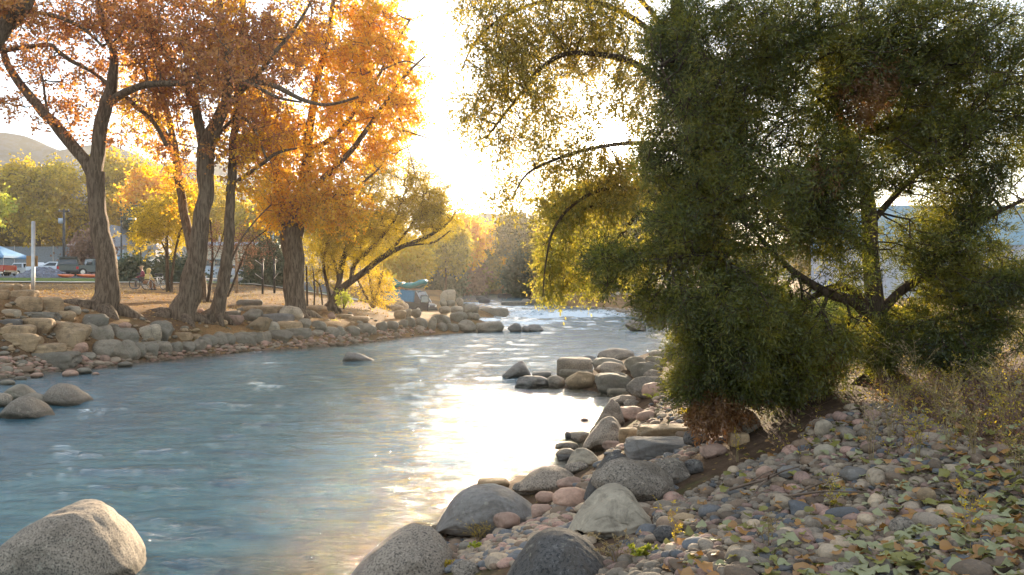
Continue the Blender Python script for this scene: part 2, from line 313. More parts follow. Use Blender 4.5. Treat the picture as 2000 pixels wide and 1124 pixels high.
# ------------------------------------------------------------ river water
def watermat():
    m, t, o = newmat('river_water'); p = pos(t)
    at = nd(t, 'Attribute', attribute_name='foam').outputs['Fac']; sh = nd(t, 'Attribute', attribute_name='shallow').outputs['Fac']
    pw = scaled(t, p, (0.8, 2.0, 1))
    n1 = noise(t, pw, 6.5, 6, 0.66, 0.5); n2 = noise(t, scaled(t, p, (0.7, 2.0, 1)), 1.5, 4, 0.6, 0.8)
    n3 = noise(t, scaled(t, p, (1.0, 2.2, 1)), 22, 3, 0.6, 0.3)
    h = mth(t, 'ADD', mth(t, 'ADD', mth(t, 'MULTIPLY', n2, 0.6), mth(t, 'MULTIPLY', n1, 0.40)), mth(t, 'MULTIPLY', n3, 0.10))
    deep = ramp(t, n2, [(0.35, (0.016, 0.062, 0.085)), (0.7, (0.045, 0.125, 0.155))])
    bed = ramp(t, noise(t, p, 3.5, 5, 0.7), [(0.35, (0.035, 0.028, 0.012)), (0.65, (0.12, 0.085, 0.04))])
    c = mixc(t, sh, deep, bed)
    fn = noise(t, scaled(t, p, (0.5, 1.6, 1)), 5, 6, 0.75, 0.8); ff = mth(t, 'ADD', fn, mth(t, 'MULTIPLY', at, 0.55))
    fm = ramp(t, ff, [(0.88, (0, 0, 0)), (0.98, (1, 1, 1))])
    b1 = nd(t, 'BsdfPrincipled'); t.links.new(c, b1.inputs['Base Color']); b1.inputs['Roughness'].default_value = 0.06; b1.inputs['IOR'].default_value = 1.33
    b1.inputs['Specular IOR Level'].default_value = 0.75
    t.links.new(bump(t, h, 1.0, 0.095), b1.inputs['Normal'])
    b2 = nd(t, 'BsdfDiffuse'); b2.inputs[0].default_value = (0.75, 0.8, 0.82, 1)
    mx = nd(t, 'MixShader'); t.links.new(mth(t, 'MULTIPLY', fm, 0.75), mx.inputs[0]); t.links.new(b1.outputs[0], mx.inputs[1]); t.links.new(b2.outputs[0], mx.inputs[2])
    t.links.new(mx.outputs[0], o.inputs[0]); return m
ang = np.concatenate([np.linspace(-85, -42, 40)[:-1], np.linspace(-42, 20, 560), np.linspace(20, 60, 40)[1:]])*np.pi/180
dist = np.concatenate([np.geomspace(1.5, 5, 40)[:-1], np.geomspace(5, 240, 620)])
AA, RR = np.meshgrid(ang, dist); XX = np.tan(AA)*RR; YY = RR
sd = sdist(XX, YY)
rap = smooth(40, 60, YY)*(1-0.6*smooth(120, 160, YY))+0.9*np.exp(-((YY-70)/4)**2)
wv = 0.034*fbm(np.stack([XX*0.7+YY*0.15, YY*1.9, XX*0], -1), 3, 11)+0.011*fbm(np.stack([XX*3.2+YY*0.6, YY*5.5, XX*0], -1), 3, 21)*np.exp(-YY/30)
ZZ = wl(YY)+wv*(1+2.2*rap)
# standing wave and churned water behind the stones
wake = np.zeros_like(XX); WK = [(-2.62, 6.7, 0.45), (-9.8, 30.8, .5), (0.3, 21.5, .7), (-2.1, 47, .9), (0.9, 46, .9), (4, 48, 1.), (-1, 61, 1.2), (2, 66, 1.6), (5, 68, 1.5), (0, 80, 1.3), (-4, 95, 2), (1, 56, 1.4), (3, 59, 1.3), (-1, 52, 1.2), (-8.6, 16.2, .35)]
for cx, cy, r in WK: wake = np.maximum(wake, np.exp(-(((XX-cx)/(r*1.6))**2+((YY-cy)/r)**2)))
ZZ = ZZ+0.03*wake*fbm(np.stack([XX*5, YY*5, XX*0], -1), 3, 31)
foam = np.clip(0.42*rap+0.75*wake, 0, 1); shal = np.clip(1-np.abs(sd)/1.5, 0, 1)*0.9+0.35*np.exp(-(((XX+0.9)/1.5)**2+((YY-6)/3)**2))
mb = MB(); nx = len(ang); ny = len(dist)
i = np.arange(ny-1)[:, None]*nx+np.arange(nx-1)[None]; q = np.stack([i, i+1, i+nx+1, i+nx], -1).reshape(-1, 4)
near = (sd < 1.2).ravel(); q = q[near[q].any(1)]
mb.add(np.stack([XX, YY, ZZ], -1), q)
wo = mb.build('river_water', watermat(), smooth=True); tag(wo, kind='structure')
for nm, arr in (('foam', foam), ('shallow', shal)):
    a = wo.data.attributes.new(nm, 'FLOAT', 'POINT'); a.data.foreach_set('value', arr.ravel().astype(np.float32))
# ------------------------------------------------------------ strips of lawn, path and car park
def strip(name, mat, d0, d1, px0, px1, off, wob=0.0, nx=120, ny=14):
    tt = np.linspace(0, 1, nx); V = []
    for j in range(ny):
        f = j/(ny-1); d = d0+(d1-d0)*f+(wob*np.sin(tt*17) if j in (0, ny-1) else 0)
        x = X(px0+(px1-px0)*tt, 60.0)*1.0; V.append(np.stack([x*(d/60.0), np.broadcast_to(d, x.shape), zf(x*(d/60.0), np.broadcast_to(d, x.shape), False)+off], -1))
    m = MB(); k = np.arange(ny-1)[:, None]*nx+np.arange(nx-1)[None]; m.add(np.array(V), np.stack([k, k+1, k+nx+1, k+nx], -1).reshape(-1, 4))
    return tag(m.build(name, mat, smooth=True), kind='structure')
def grassmat():
    m, t, o = newmat('mown_grass'); p = pos(t); n2 = noise(t, p, 5, 6, 0.75)
    c = ramp(t, n2, [(0.3, (0.035, 0.07, 0.015)), (0.5, (0.09, 0.15, 0.03)), (0.66, (0.30, 0.24, 0.05))]); prin(t, o, c, 0.95, 0.1, bump(t, n2, 1, 0.1)); return m
strip('lawn', grassmat(), 59.5, 68, -500, 720, 0.08, 0.25)
strip('footpath', paint('path_concrete', (0.42, 0.37, 0.31), 0.9, 0.2), 57.3, 59.3, -500, 700, 0.09)
strip('car_park', paint('asphalt', (0.065, 0.068, 0.075), 0.9, 0.3), 68.3, 112, -500, 640, 0.07)
# ------------------------------------------------------------ hills
def hill(name, d, prof, depth, mat):
    m = MB(); pts = np.array(prof, float); n = 160; px = np.linspace(pts[0, 0], pts[-1, 0], n); py = np.interp(px, pts[:, 0], pts[:, 1])
    x = X(px, d); top = Z(py, d)+4*fbm(np.stack([x*0.02, x*0, x*0], -1), 5, 9)*(d/900); rows = []
    for k in range(14):
        f = k/13; zz = -2+(top+2)*np.sin(f*math.pi/2)**1.2; yy = d-depth*(1-f)+depth*0.10*fbm(np.stack([x*0.008, x*0+f*3, x*0], -1), 4, 5); rows.append(np.stack([x, yy, zz], -1))
    for k in range(1, 5): rows.append(np.stack([x, np.full(n, d+depth*0.25*k), -2+(top+2)*math.cos(k/4*math.pi/2)], -1))
    V = np.array(rows); ny = len(rows); i = np.arange(ny-1)[:, None]*n+np.arange(n-1)[None]
    m.add(V, np.stack([i, i+1, i+n+1, i+n], -1).reshape(-1, 4)); return tag(m.build(name, mat, smooth=True), kind='structure')
def hillmat():
    m, t, o = newmat('haze_tinted_pine_hill'); p = pos(t); n2 = noise(t, p, 0.04, 8, 0.7); n3 = noise(t, p, 0.3, 4, 0.7)
    prin(t, o, mixc(t, ramp(t, n3, [(0.45, (0, 0, 0)), (0.55, (0.6,)*3)]), ramp(t, n2, [(0.35, (0.03, 0.06, 0.09)), (0.7, (0.06, 0.09, 0.12))]), (0.03, 0.045, 0.025)), 1, 0.05); return m  # blue haze of distance is painted into the pine colour
MH = hillmat()
hill('mountain', 450, [(-900, 330), (-500, 250), (-200, 235), (0, 258), (60, 263), (140, 292), (235, 282), (330, 320), (480, 322), (560, 345), (680, 400), (800, 450), (880, 480), (900, 560)], 150, MH)
hill('hill', 330, [(820, 470), (880, 455), (925, 430), (950, 422), (985, 428), (1060, 445), (1200, 470), (1500, 480), (2600, 500)], 90, MH)
# ------------------------------------------------------------ rocks
M_R = {
 'g': rockmat('weathered_grey_stone', (0.25, 0.215, 0.16), sp=0.35, sscale=45, moss=0.25),
 'd': rockmat('dark_speckled_granite', (0.12, 0.11, 0.10), (0.03, 0.03, 0.03), 0.85, 55),
 'n': rockmat('speckled_granite', (0.30, 0.245, 0.185), (0.05, 0.042, 0.036), 0.85, 60),
 't': rockmat('tan_sandstone', (0.42, 0.29, 0.16), (0.2, 0.13, 0.08), 0.4, 30, band=0.5),
 'p': rockmat('pinkish_stone', (0.44, 0.28, 0.20), (0.25, 0.15, 0.1), 0.3, 30),
 'b': rockmat('bluish_smooth_stone', (0.25, 0.225, 0.195), (0.13, 0.12, 0.11), 0.5, 25, band=0.35),
 'w': rockmat('pale_veined_stone', (0.42, 0.35, 0.25), (0.22, 0.18, 0.13), 0.4, 20, band=0.4),
}
def rockverts(seed, sub=3, kind='r'):
    bm = bmesh.new(); bmesh.ops.create_icosphere(bm, subdivisions=sub, radius=1.0)
    v = np.array([x.co[:] for x in bm.verts]); f = np.array([[x.index for x in fc.verts] for fc in bm.faces]); bm.free()
    r = np.random.default_rng(seed)
    if kind in ('b', 's'):   # split block / slab: push towards a box
        k = 5.5 if kind == 'b' else 7
        v = v/(np.sum(np.abs(v)**k, 1)**(1/k))[:, None]; v *= 0.86
    ncut, lo, hi = {'r': (9, 0.6, 0.9), 'a': (12, 0.45, 0.8), 'b': (6, 0.72, 1.0), 's': (4, 0.8, 1.05), 'c': (2, 0.85, 1.0)}[kind]
    for _ in range(ncut):
        n = r.normal(size=3); n /= np.linalg.norm(n); c = r.uniform(lo, hi); e = np.maximum(0, v@n-c); v = v-np.outer(e*0.86, n)
    amp = {'r': 0.15, 'a': 0.12, 'b': 0.06, 's': 0.07, 'c': 0.09}[kind]
    n0 = v/np.linalg.norm(v, axis=1)[:, None]
    v = v+n0*(amp*fbm(v*1.3+seed*7.7, 2, seed))[:, None]
    if sub >= 5 and kind != 'c': cr = np.abs(fbm(v*1.7+seed*3.1, 3, seed+9)); v = v-n0*(0.055*np.maximum(0, 1-cr/0.10))[:, None]*0.6
    if sub >= 4: v = v+n0*(0.035*fbm(v*3.8+seed, 4, seed+5))[:, None]
    mn, mx = v.min(0), v.max(0); return (v-(mn+mx)/2)/((mx-mn)/2), f
_proto = {}
def rockmesh(kind, seed, sub, mat):
    k = (kind, seed, sub, mat)
    if k not in _proto:
        v, f = rockverts(seed, sub, kind); m = MB(); m.add(v, f); _proto[k] = m.mesh('rock', M_R[mat], smooth=True)
    return _proto[k]
NR = 0
def rock(x0, y0, x1, y1, mat, kind, label, group=None, name='boulder', cat='boulder', dep=0.85, tilt=0.0, d=None, sub=None, rz=None, peak=None, pexp=2.4):
    """a stone seen between these photo columns and rows, standing where the foot meets ground or water"""
    global NR; NR += 1
    cx = (x0+x1)/2; dd = d or ray(cx, min(y1, 1160)) or 40.0
    w = (x1-x0)/F*dd; dt = w*dep; dc = dd+dt*0.42; w = (x1-x0)/F*dc
    top = Z(y0, dc); bot = Z(y1, dd)-0.12*max(w, (y1-y0)/F*dd); h = max(top-bot, 0.05)
    px = x1-x0; sub = sub or (6 if px > 170 else 5 if px > 70 else 4 if px > 30 else 3)
    seed = NR % 9+1 if sub < 5 else NR
    if peak is None: me = rockmesh(kind, seed, sub, mat)
    else:      # ridge-backed stone: the top falls away from its crest on both sides
        v, f = rockverts(seed, sub, kind); zz = (v[:, 2]+1)/2; fall = np.where(v[:, 0] < peak, (v[:, 0]+1)/(peak+1), (1-v[:, 0])/(1-peak)); v[:, 2] = -1+2*zz*(0.2+0.8*(1-np.clip(1-fall, 0, 1)**pexp))
        v[:, 2] = -1+2*(v[:, 2]+1)/(v[:, 2].max()+1); m_ = MB(); m_.add(v, f); me = m_.mesh('rock', M_R[mat], smooth=True)
    o = bpy.data.objects.new(name, me); col.objects.link(o)
    o.scale = (w/2, dt/2, h/2); o.rotation_euler = (0, tilt, 0); o.location = (X(cx, dc), dc, (top+bot)/2)
    if rz is not None: o.rotation_euler.z = rz
    return tag(o, label, cat, group)
ORD = ['first','second','third','fourth','fifth','sixth','seventh','eighth','ninth','tenth','eleventh','twelfth','thirteenth','fourteenth','fifteenth','sixteenth','seventeenth','eighteenth','nineteenth','twentieth','twenty-first','twenty-second','twenty-third','twenty-fourth','twenty-fifth','twenty-sixth','twenty-seventh','twenty-eighth','twenty-ninth','thirtieth']
def row(lst, mat, kind, what, group, **kw):     # a run of stones, counted from the left of the photo
    lst = sorted(lst, key=lambda r: r[0]+r[2])
    for i, r in enumerate(lst):
        m_ = r[4] if len(r) > 4 else mat; k_ = r[5] if len(r) > 5 else kind
        rock(*r[:4], m_, k_, ORD[i]+' from the left '+what, group, **kw)
GL = 'stones of the left bank terraces'
row([(0,555,28,568),(28,556,43,568),(43,556,60,570)], 't', 'b', 'in the top sandstone course at far left', GL, name='stone_block', cat='stone block', d=28.5)
for r in [(0,566,20,584,'t','b','square sandstone block below the top course at far left'),(18,566,72,580,'t','s','flat sandstone slab beneath the white post'),
 (30,579,80,606,'t','b','large sunlit sandstone block left of another under the white post'),(79,580,123,609,'t','b','large sandstone block ending beside the forked trunk'),
 (6,604,39,619,'w','b','small white block in the left terrace'),(37,609,112,625,'g','s','thin grey ledge under the two large sandstone blocks'),(108,607,150,628,'t','r','brown stone at the left foot of the forked tree'),
 (132,597,159,614,'w','r','small pale stone leaning on the forked tree roots'),(0,623,42,639,'b','s','blue grey slab at the left edge of the terrace'),(44,621,106,650,'t','b','cracked tan block in the middle of the left terrace'),
 (0,634,66,662,'t','s','thick tan slab at the left edge, under the blue grey one'),(0,651,82,681,'t','s','long pale slab sloping up at the left edge'),(10,671,121,693,'t','s','long thin slab above the lowest ledge'),(31,686,151,715,'g','s','lowest and longest grey ledge slab by the beach')]:
    rock(*r, GL, name='stone_slab' if r[5] == 's' else 'stone_block', cat='stone slab' if r[5] == 's' else 'stone block', dep=0.55)
for r in [(82,627,170,676,'t','a','big tan boulder with a dark lower half below the forked tree'),(159,613,214,654,'g','a','upper pointed grey boulder against the forked trunk'),(163,629,224,669,'g','a','smooth grey boulder just under the pointed one'),
 (130,669,173,691,'p','r','reddish stone between the long slabs and the big grey boulder'),(155,688,189,706,'g','r','small grey stone at the foot of the reddish one'),(140,694,160,712,'d','r','little dark stone touching the lowest slab'),(193,693,216,711,'p','c','rounded pinkish stone on the beach below the largest grey boulder'),
 (171,663,250,707,'g','r','largest rounded grey boulder at the left beach'),(226,664,272,707,'g','r','tall leaning grey boulder right of the largest one'),(250,668,287,704,'g','r','narrow leaning grey boulder, second right of the largest'),(268,667,312,701,'g','a','slanting grey boulder, third right of the largest'),
 (213,637,273,669,'g','a','dark grey boulder wedged between pointed and pale boulders'),(271,633,317,673,'w','r','pale blotched round boulder in the upper row'),(291,626,339,668,'g','r','tall grey boulder behind the pale blotched one'),(230,630,256,642,'p','c','small pink stone behind the dark wedged boulder'),
 (210,632,232,644,'g','c','small grey stone at the right foot of the forked trunk'),(337,649,375,664,'t','s','flat sandstone pair lying right of the upper grey row'),(374,653,392,664,'t','b','small square sandstone piece above the low grey row'),
 (230,706,259,717,'g','c','flat oval stone lying on the left beach'),(26,703,56,720,'g','r','small grey stone in front of the lowest slab')]:
    rock(*r, GL)
row([(299,665,338,695),(330,667,357,693),(350,667,384,692),(362,663,402,689,'g','a'),(378,657,414,680),(392,653,424,677),(412,648,447,678),(431,651,461,677),(457,649,503,677,'g','b'),(489,648,515,673),(503,647,531,673),(520,644,574,671,'g','a')], 'g', 'r', 'in the low grey boulder row along the left beach', 'low boulder row of the left bank')
for r in [(481,619,530,650,'t','a','large reddish tan boulder above the low grey row'),(518,627,547,649,'w','r','pale round boulder right of the reddish tan one'),(542,627,590,645,'t','b','broad cut block below the thick middle trunk'),(557,640,607,659,'g','s','grey slab under the broad cut block'),
 (510,612,573,631,'b','s','long blue grey slab left of the thick middle trunk'),(465,585,514,599,'g','b','dark cut block in the uppermost ledge between the trunks'),(472,597,552,613,'t','s','long ledge slab beneath the dark cut block'),(438,607,469,618,'g','s','thin flat stone at the right foot of the slender trunk'),
 (445,616,476,635,'p','b','pinkish block below the thin flat stone'),(473,603,513,629,'g','r','dark rounded boulder left of the long blue grey slab'),(546,597,593,625,'w','r','pale rounded boulder at the foot of the thick middle trunk'),(600,596,640,618,'t','a','tilted broken slab right of the thick middle trunk'),
 (640,610,655,624,'p','r','pink stone beside the tilted broken slab'),(658,614,690,622,'t','s','sunlit flat step on the bank path, left one'),(682,618,722,628,'t','s','sunlit flat step on the bank path, right one'),(420,624,445,636,'t','c','stone among the roots of the slender trunk'),(377,603,402,618,'p','a','reddish rock between the two leaning trunks')]:
    rock(*r, GL, name='stone_slab' if r[5] == 's' else 'boulder', cat='stone slab' if r[5] == 's' else 'boulder')
row([(581,622,609,644),(607,626,639,647),(601,644,632,658),(629,638,665,659),(652,638,676,658),(671,636,704,659),(696,631,729,655),(708,634,736,652),(734,628,757,649),(752,627,780,648),(775,624,797,642),(790,619,812,639),(808,620,835,641)], 'g', 'r', 'in the boulder row from the thick trunk to the ramp', 'boulder row before the boat ramp')
row([(747,584,797,605,'t','a'),(762,596,788,607,'t','r'),(769,605,795,623,'t','r'),(786,603,806,620),(803,604,824,622),(781,590,800,600)], 'g', 'r', 'in the rock heap beside the blue van', 'rock heap by the van')
row([(835,619,853,647),(853,630,874,648),(870,631,897,649),(891,625,932,649),(928,628,985,649),(844,614,881,636),(878,609,906,629),(893,609,913,625),(910,610,925,625),(921,611,937,625),(856,598,881,613),(878,598,906,613),(871,586,890,600),(890,581,906,599),(903,594,936,614),(858,583,873,600),(886,572,900,584)], 'g', 'r', 'in the boulder jetty beside the boat ramp', 'boulders of the jetty')
rock(935,602,994,616,'g','s','long low flat stone ledge reaching out from the jetty', GL, name='stone_slab', cat='stone slab', dep=0.3)
rock(860,566,890,588,'w','b','pale squarish boulder behind the open van door', 'boulders of the jetty', d=74)
row([(991,631,1019,649,'b','a'),(1018,637,1037,649,'b','r'),(1026,634,1062,649,'b','r')], 'b', 'r', 'of three stones standing off the jetty tip', 'stones in the river')
for r in [(929,578,951,587,'d','r','upper dark stone midstream at the far bend'),(934,582,958,593,'d','c','lower rounded stone midstream at the far bend'),(972,574,999,582,'d','s','flat dark stone right of the midstream pair'),(979,588,1027,597,'g','s','low grey shelf jutting from the far right bank')]:
    rock(*r, 'stones in the river', dep=0.4)
rock(666,688,746,706,'b','r','long low wedge shaped grey rock alone midstream', name='river_rock', cat='rock', dep=0.4, peak=-.7, pexp=1.5)
for r, pk in [((0,750,75,783,'g','c','broad dark rock behind the pyramid shaped one at left'),.1),((80,749,180,792,'n','c','ridge backed grey rock in the shallows at left'),-.3),((43,768,95,794,'g','r','low rock tucked between the ridge backed and pyramid rocks'),None),((0,774,99,818,'n','c','pyramid shaped grey rock in the water at left edge'),-.1),((-12,767,24,798,'n','r','speckled rock cut by the left edge of the photo'),None),((0,742,29,754,'g','c','small rounded stone behind the dark broad rock'),None)]:
    rock(*r, 'rocks in the left shallows', name='river_rock', cat='rock', peak=pk, pexp=1.8)
row([(0,715,26,731),(122,723,153,737,'p','c'),(151,719,179,734,'g','a'),(28,735,52,745),(60,728,84,738,'p','c'),(180,727,194,735,'p','c'),(14,760,34,770)], 'g', 'c', 'among loose stones at the muddy left shore', 'loose stones on the left shore')
rock(-45,990,282,1150,'n','c','huge peaked granite boulder rising from the water in the near corner', name='river_boulder', dep=0.75, peak=.32, pexp=1.9)
# far right bank
k = []; rr = random.Random(5)
for i in range(13): x = 1018+i*18.5; w = rr.uniform(15, 24); k.append((x, 583-i*0.5+rr.uniform(-3, 2), x+w, 597+i*0.6+rr.uniform(-1, 2)))
row(k, 'g', 'r', 'in the lower row of riprap on the far right bank', 'riprap of the far right bank', d=87)
k = []
for i in range(12): x = 1045+i*17; w = rr.uniform(14, 24); k.append((x, 573+rr.uniform(-4, 3), x+w, 588+rr.uniform(-1, 2)))
row(k, 'w', 'r', 'in the upper row of riprap on the far right bank', 'riprap of the far right bank', d=90)
rock(1222,626,1263,648,'n','a','sunlit pointed rock in the glare under the juniper', 'stones in the river')
rock(1262,612,1300,650,'g','a','dim rock on the shore behind the juniper branches', 'stones in the river', d=52)
# near right bank: the boulder point
GP = 'boulders of the right point'
for r in [(976,706,1040,740,'b','a','dark wedge shaped rock at the outer tip of the boulder point'),(1005,734,1079,758,'b','r','low flat grey rock in front of the dark wedge'),(1039,726,1077,740,'b','s','thin flat rock behind the low flat one'),
 (1087,698,1157,738,'n','b','big squarish brown grey boulder at the outer end of the heap'),(1127,695,1163,712,'b','r','small dark boulder behind the squarish one'),(1166,680,1240,707,'n','c','smooth domed boulder highest at the back of the heap'),
 (1155,699,1221,724,'g','r','flat topped grey boulder just under the domed one'),(1162,708,1229,736,'n','r','rounded brownish boulder in the middle of the heap'),(1220,696,1263,726,'w','r','pale round boulder right of the heap middle'),(1231,707,1293,743,'g','r','long rounded boulder leaning right in the heap'),
 (1258,695,1301,716,'g','r','grey boulder half hidden behind the leaning long one'),(1267,682,1320,703,'w','c','pale domed boulder at the water behind the juniper edge'),(1091,719,1159,738,'g','s','flat grey rock lying on the tan one'),(1104,726,1161,762,'t','r','tan boulder at the front of the heap'),
 (1162,728,1243,764,'g','b','broad flat faced grey boulder at the front of the heap'),(1067,734,1105,758,'n','r','small brown boulder left of the tan one'),(1256,723,1299,743,'n','r','round stone above the speckled arching boulder'),(1186,759,1228,775,'g','s','flat dark stone at the waterline below the heap'),
 (1223,736,1302,780,'n','r','arching speckled boulder beside the pinkish one'),(1252,747,1301,778,'p','c','smooth pinkish boulder near the green tufts'),(1300,670,1352,700,'g','r','grey stone at the water under the juniper edge'),(1330,740,1365,775,'w','r','pale stone in the gap under the juniper')]:
    rock(*r, GP, peak=.4 if 'dark wedge shaped' in r[6] else None, pexp=1.5)
GS = 'boulders of the right shore'
for r in [(1191,772,1242,792,'n','r','low brown boulder above the leaning shore boulder'),(1150,778,1224,845,'n','a','tall boulder leaning over the sun glint in the water'),(1218,780,1250,798,'n','c','small brown stone right of the low brown boulder'),(1190,794,1265,822,'p','r','long pinkish brown boulder behind the grey granite'),(1243,802,1287,824,'p','c','rounded pink stone in sunlight on the pebbles'),
 (1136,815,1232,880,'n','r','tall grey speckled granite boulder left of the stone steps'),(1103,843,1130,860,'d','a','dark small rock in the water by the steps'),(1115,842,1153,866,'n','r','brown rock in the water beside the grey granite'),(1084,863,1130,882,'n','r','brown rock second lowest in the little shore cluster'),(1085,876,1124,898,'n','c','smooth brown rock lowest in the little shore cluster'),(1090,889,1123,903,'d','s','dark wet rock at the bottom of the shore cluster'),(1134,817,1149,824,'d','c','tiny dark stone poking out of the glint'),
 (1105,876,1180,914,'w','r','smooth pale cream boulder above the dark granite'),(1176,861,1218,880,'p','a','broken pinkish stone behind the cream boulder'),(1103,903,1149,925,'n','r','small speckled boulder under the cream one'),(1003,914,1146,958,'n','c','long low speckled boulder by the river'),(932,934,996,958,'t','r','tan stone behind the wide blue grey boulder'),(1000,940,1088,967,'n','c','speckled hump behind the round pink stones'),
 (1087,932,1136,957,'p','r','knobbly pink stone behind the smooth orange pink one'),(1078,952,1153,996,'p','c','smooth orange pink oval boulder'),(1045,960,1086,983,'p','c','small pink stone left of the smooth oval one'),(848,950,1082,1042,'b','c','wide smooth blue grey boulder behind the dry yellow weed'),(962,1000,1017,1038,'p','r','pinkish stone behind the dry yellow weed'),(1037,987,1078,1011,'p','b','squarish pink stone by the blue grey boulder'),(1078,987,1127,1002,'n','s','flat reddish stone below the oval pink boulder'),
 (660,1034,918,1180,'n','c','big speckled granite hump sloping into the river at bottom'),(972,1036,1225,1190,'d','c','big dark granite boulder at the bottom of the photo'),(1108,954,1292,1058,'w','r','large pale veined boulder above the dark granite'),(1139,881,1264,985,'d','c','very dark speckled granite boulder behind the brown one'),(1156,894,1320,990,'n','r','long brown granite boulder leaning on the dark one'),(1268,896,1348,950,'n','r','brown granite end block right of the long brown one'),(1335,896,1374,932,'d','r','small black stone at the end of the brown granite'),
 (1366,867,1420,898,'p','r','reddish brown stone on the dirt slope'),(1334,841,1386,872,'d','r','dark purple stone under the brown hanging twigs'),(1419,800,1488,850,'w','a','pale rock in shade behind the hanging juniper twigs'),(1423,845,1462,872,'t','s','tilted tan slab on the dirt slope'),
 (832,1079,880,1114,'t','r','tan rounded stone above the knobbly sunlit rock'),(730,1092,772,1140,'t','c','upright rounded tan stone at the bottom'),(745,1097,852,1150,'t','a','knobbly sunlit rock at the bottom'),(878,1097,944,1140,'n','r','ridged brown stone at the bottom left of the dark granite'),(895,1060,927,1087,'g','b','small square grey stone on the fine pebbles'),(1020,1113,1105,1150,'n','c','low speckled stone in front of the dark granite')]:
    rock(*r, GS, peak=next((q for k_, q in (('hump sloping', .25), ('big dark granite', -.15), ('large pale veined', .05), ('wide smooth blue', -.25), ('tall grey speckled', .2), ('tall boulder leaning', .45), ('long low speckled', .1), ('very dark', .1), ('smooth pale cream', -.3)) if k_ in r[6]), None))
for r in [(1217,856,1346,892,'b','s','wide flat blue grey stepping slab by the river'),(1245,831,1353,856,'t','s','sunlit flat top slab of the stone steps'),(1208,836,1252,868,'t','b','cut pinkish tan block at the left of the stone steps')]:
    rock(*r, 'stone steps to the water', name='stone_slab', cat='stone slab', dep=0.6)
rock(1118,597,1153,613,'w','b','pale concrete block at the end of the gravel bar', name='concrete_block', cat='concrete block', d=78, dep=0.6)
# ------------------------------------------------------------ cobbles, gravel and fallen leaves
def inpoly(x, y, poly):
    r = False; n = len(poly)
    for i in range(n):
        x0, y0 = poly[i]; x1, y1 = poly[(i+1) % n]
        if (y0 > y) != (y1 > y) and x < (x1-x0)*(y-y0)/(y1-y0)+x0: r = not r
    return r
CPOLY = [(1130,1124),(1290,1030),(1290,980),(1360,955),(1450,915),(1540,880),(1600,825),(1720,790),(1800,820),(1900,870),(2060,930),(2250,1000),(2250,1330),(1050,1330),(1050,1200)]
cob = []; rr = random.Random(3); tries = 0
M_C = [rockmat('grey_cobble', (0.30, 0.24, 0.175), sp=0.25, sscale=80), rockmat('bluish_cobble', (0.14, 0.145, 0.15), sp=0.25, sscale=60), rockmat('pink_cobble', (0.40, 0.25, 0.19), sp=0.3, sscale=70), rockmat('cream_cobble', (0.44, 0.34, 0.23), sp=0.2, sscale=60), rockmat('brown_cobble', (0.21, 0.145, 0.095), sp=0.3, sscale=60)]
CL = ['smooth grey cobble', 'smooth bluish slate cobble', 'pinkish cobble', 'cream coloured cobble', 'brown cobble']
cells = {}
while len(cob) < 4600 and tries < 60000:
    tries += 1; px = rr.uniform(1050, 2250); py = rr.uniform(785, 1330)
    if not inpoly(px, py, CPOLY): continue
    x_, d = None, ray(px, py, False)
    if d is None: continue
    x_ = X(px, d); s = min(0.085, max(0.018, rr.lognormvariate(-3.35, 0.42)))
    ok = True; ci, cj = int(x_*8), int(d*8)
    for a in (-1, 0, 1):
        for b in (-1, 0, 1):
            for (qx, qy, qs) in cells.get((ci+a, cj+b), ()):
                if (qx-x_)**2+(qy-d)**2 < (0.62*(s+qs))**2: ok = False
    if not ok: continue
    cells.setdefault((ci, cj), []).append((x_, d, s)); cob.append((x_, d, s, px, py))
cob.sort(key=lambda c: -c[2]/c[1]*(1.0 if c[4] < 1110 and c[3] < 1990 else 0.0))
cmesh = {}
for k in range(5):
    for j in range(4):
        v, f = rockverts(40+j*3+k, 3, 'c' if j else 'r'); m = MB(); m.add(v, f); cmesh[k, j] = (m.mesh('cobble', M_C[k], True), v, f)
WHERE = ['half buried in the cobble slope', 'lying on the cobble slope', 'resting among fallen leaves on the slope']
rest = MB()
for i, (x_, d, s, px, py) in enumerate(cob):
    k = rr.choices(range(5), [4.5, 1.3, 2.6, 2.8, 3.2])[0]; j = rr.randrange(4); me, v, f = cmesh[k, j]
    sc3 = (s*rr.uniform(0.95, 1.4), s*rr.uniform(0.8, 1.1), s*rr.uniform(0.5, 0.75)); e = Euler((rr.uniform(-.3, .3), rr.uniform(-.3, .3), rr.uniform(0, 6.3)))
    loc = (x_, d, float(zt(x_, d))+sc3[2]*0.5)
    if i < 290:
        o = bpy.data.objects.new('cobble', me); col.objects.link(o); o.scale = sc3; o.rotation_euler = e; o.location = loc
        tag(o, CL[k]+' on the shaded slope at the near right', 'cobble', CL[k]+'s on the near right slope')
    else:
        vv = (v*np.array(sc3))@np.array(e.to_matrix()).T+np.array(loc); rest.add(vv, f, k)
tag(rest.build('pebbles', M_C, smooth=True), 'river cobbles and pebbles packed over the near right slope', 'pebbles', kind='stuff')
v3, f3 = rockverts(61, 2, 'c')
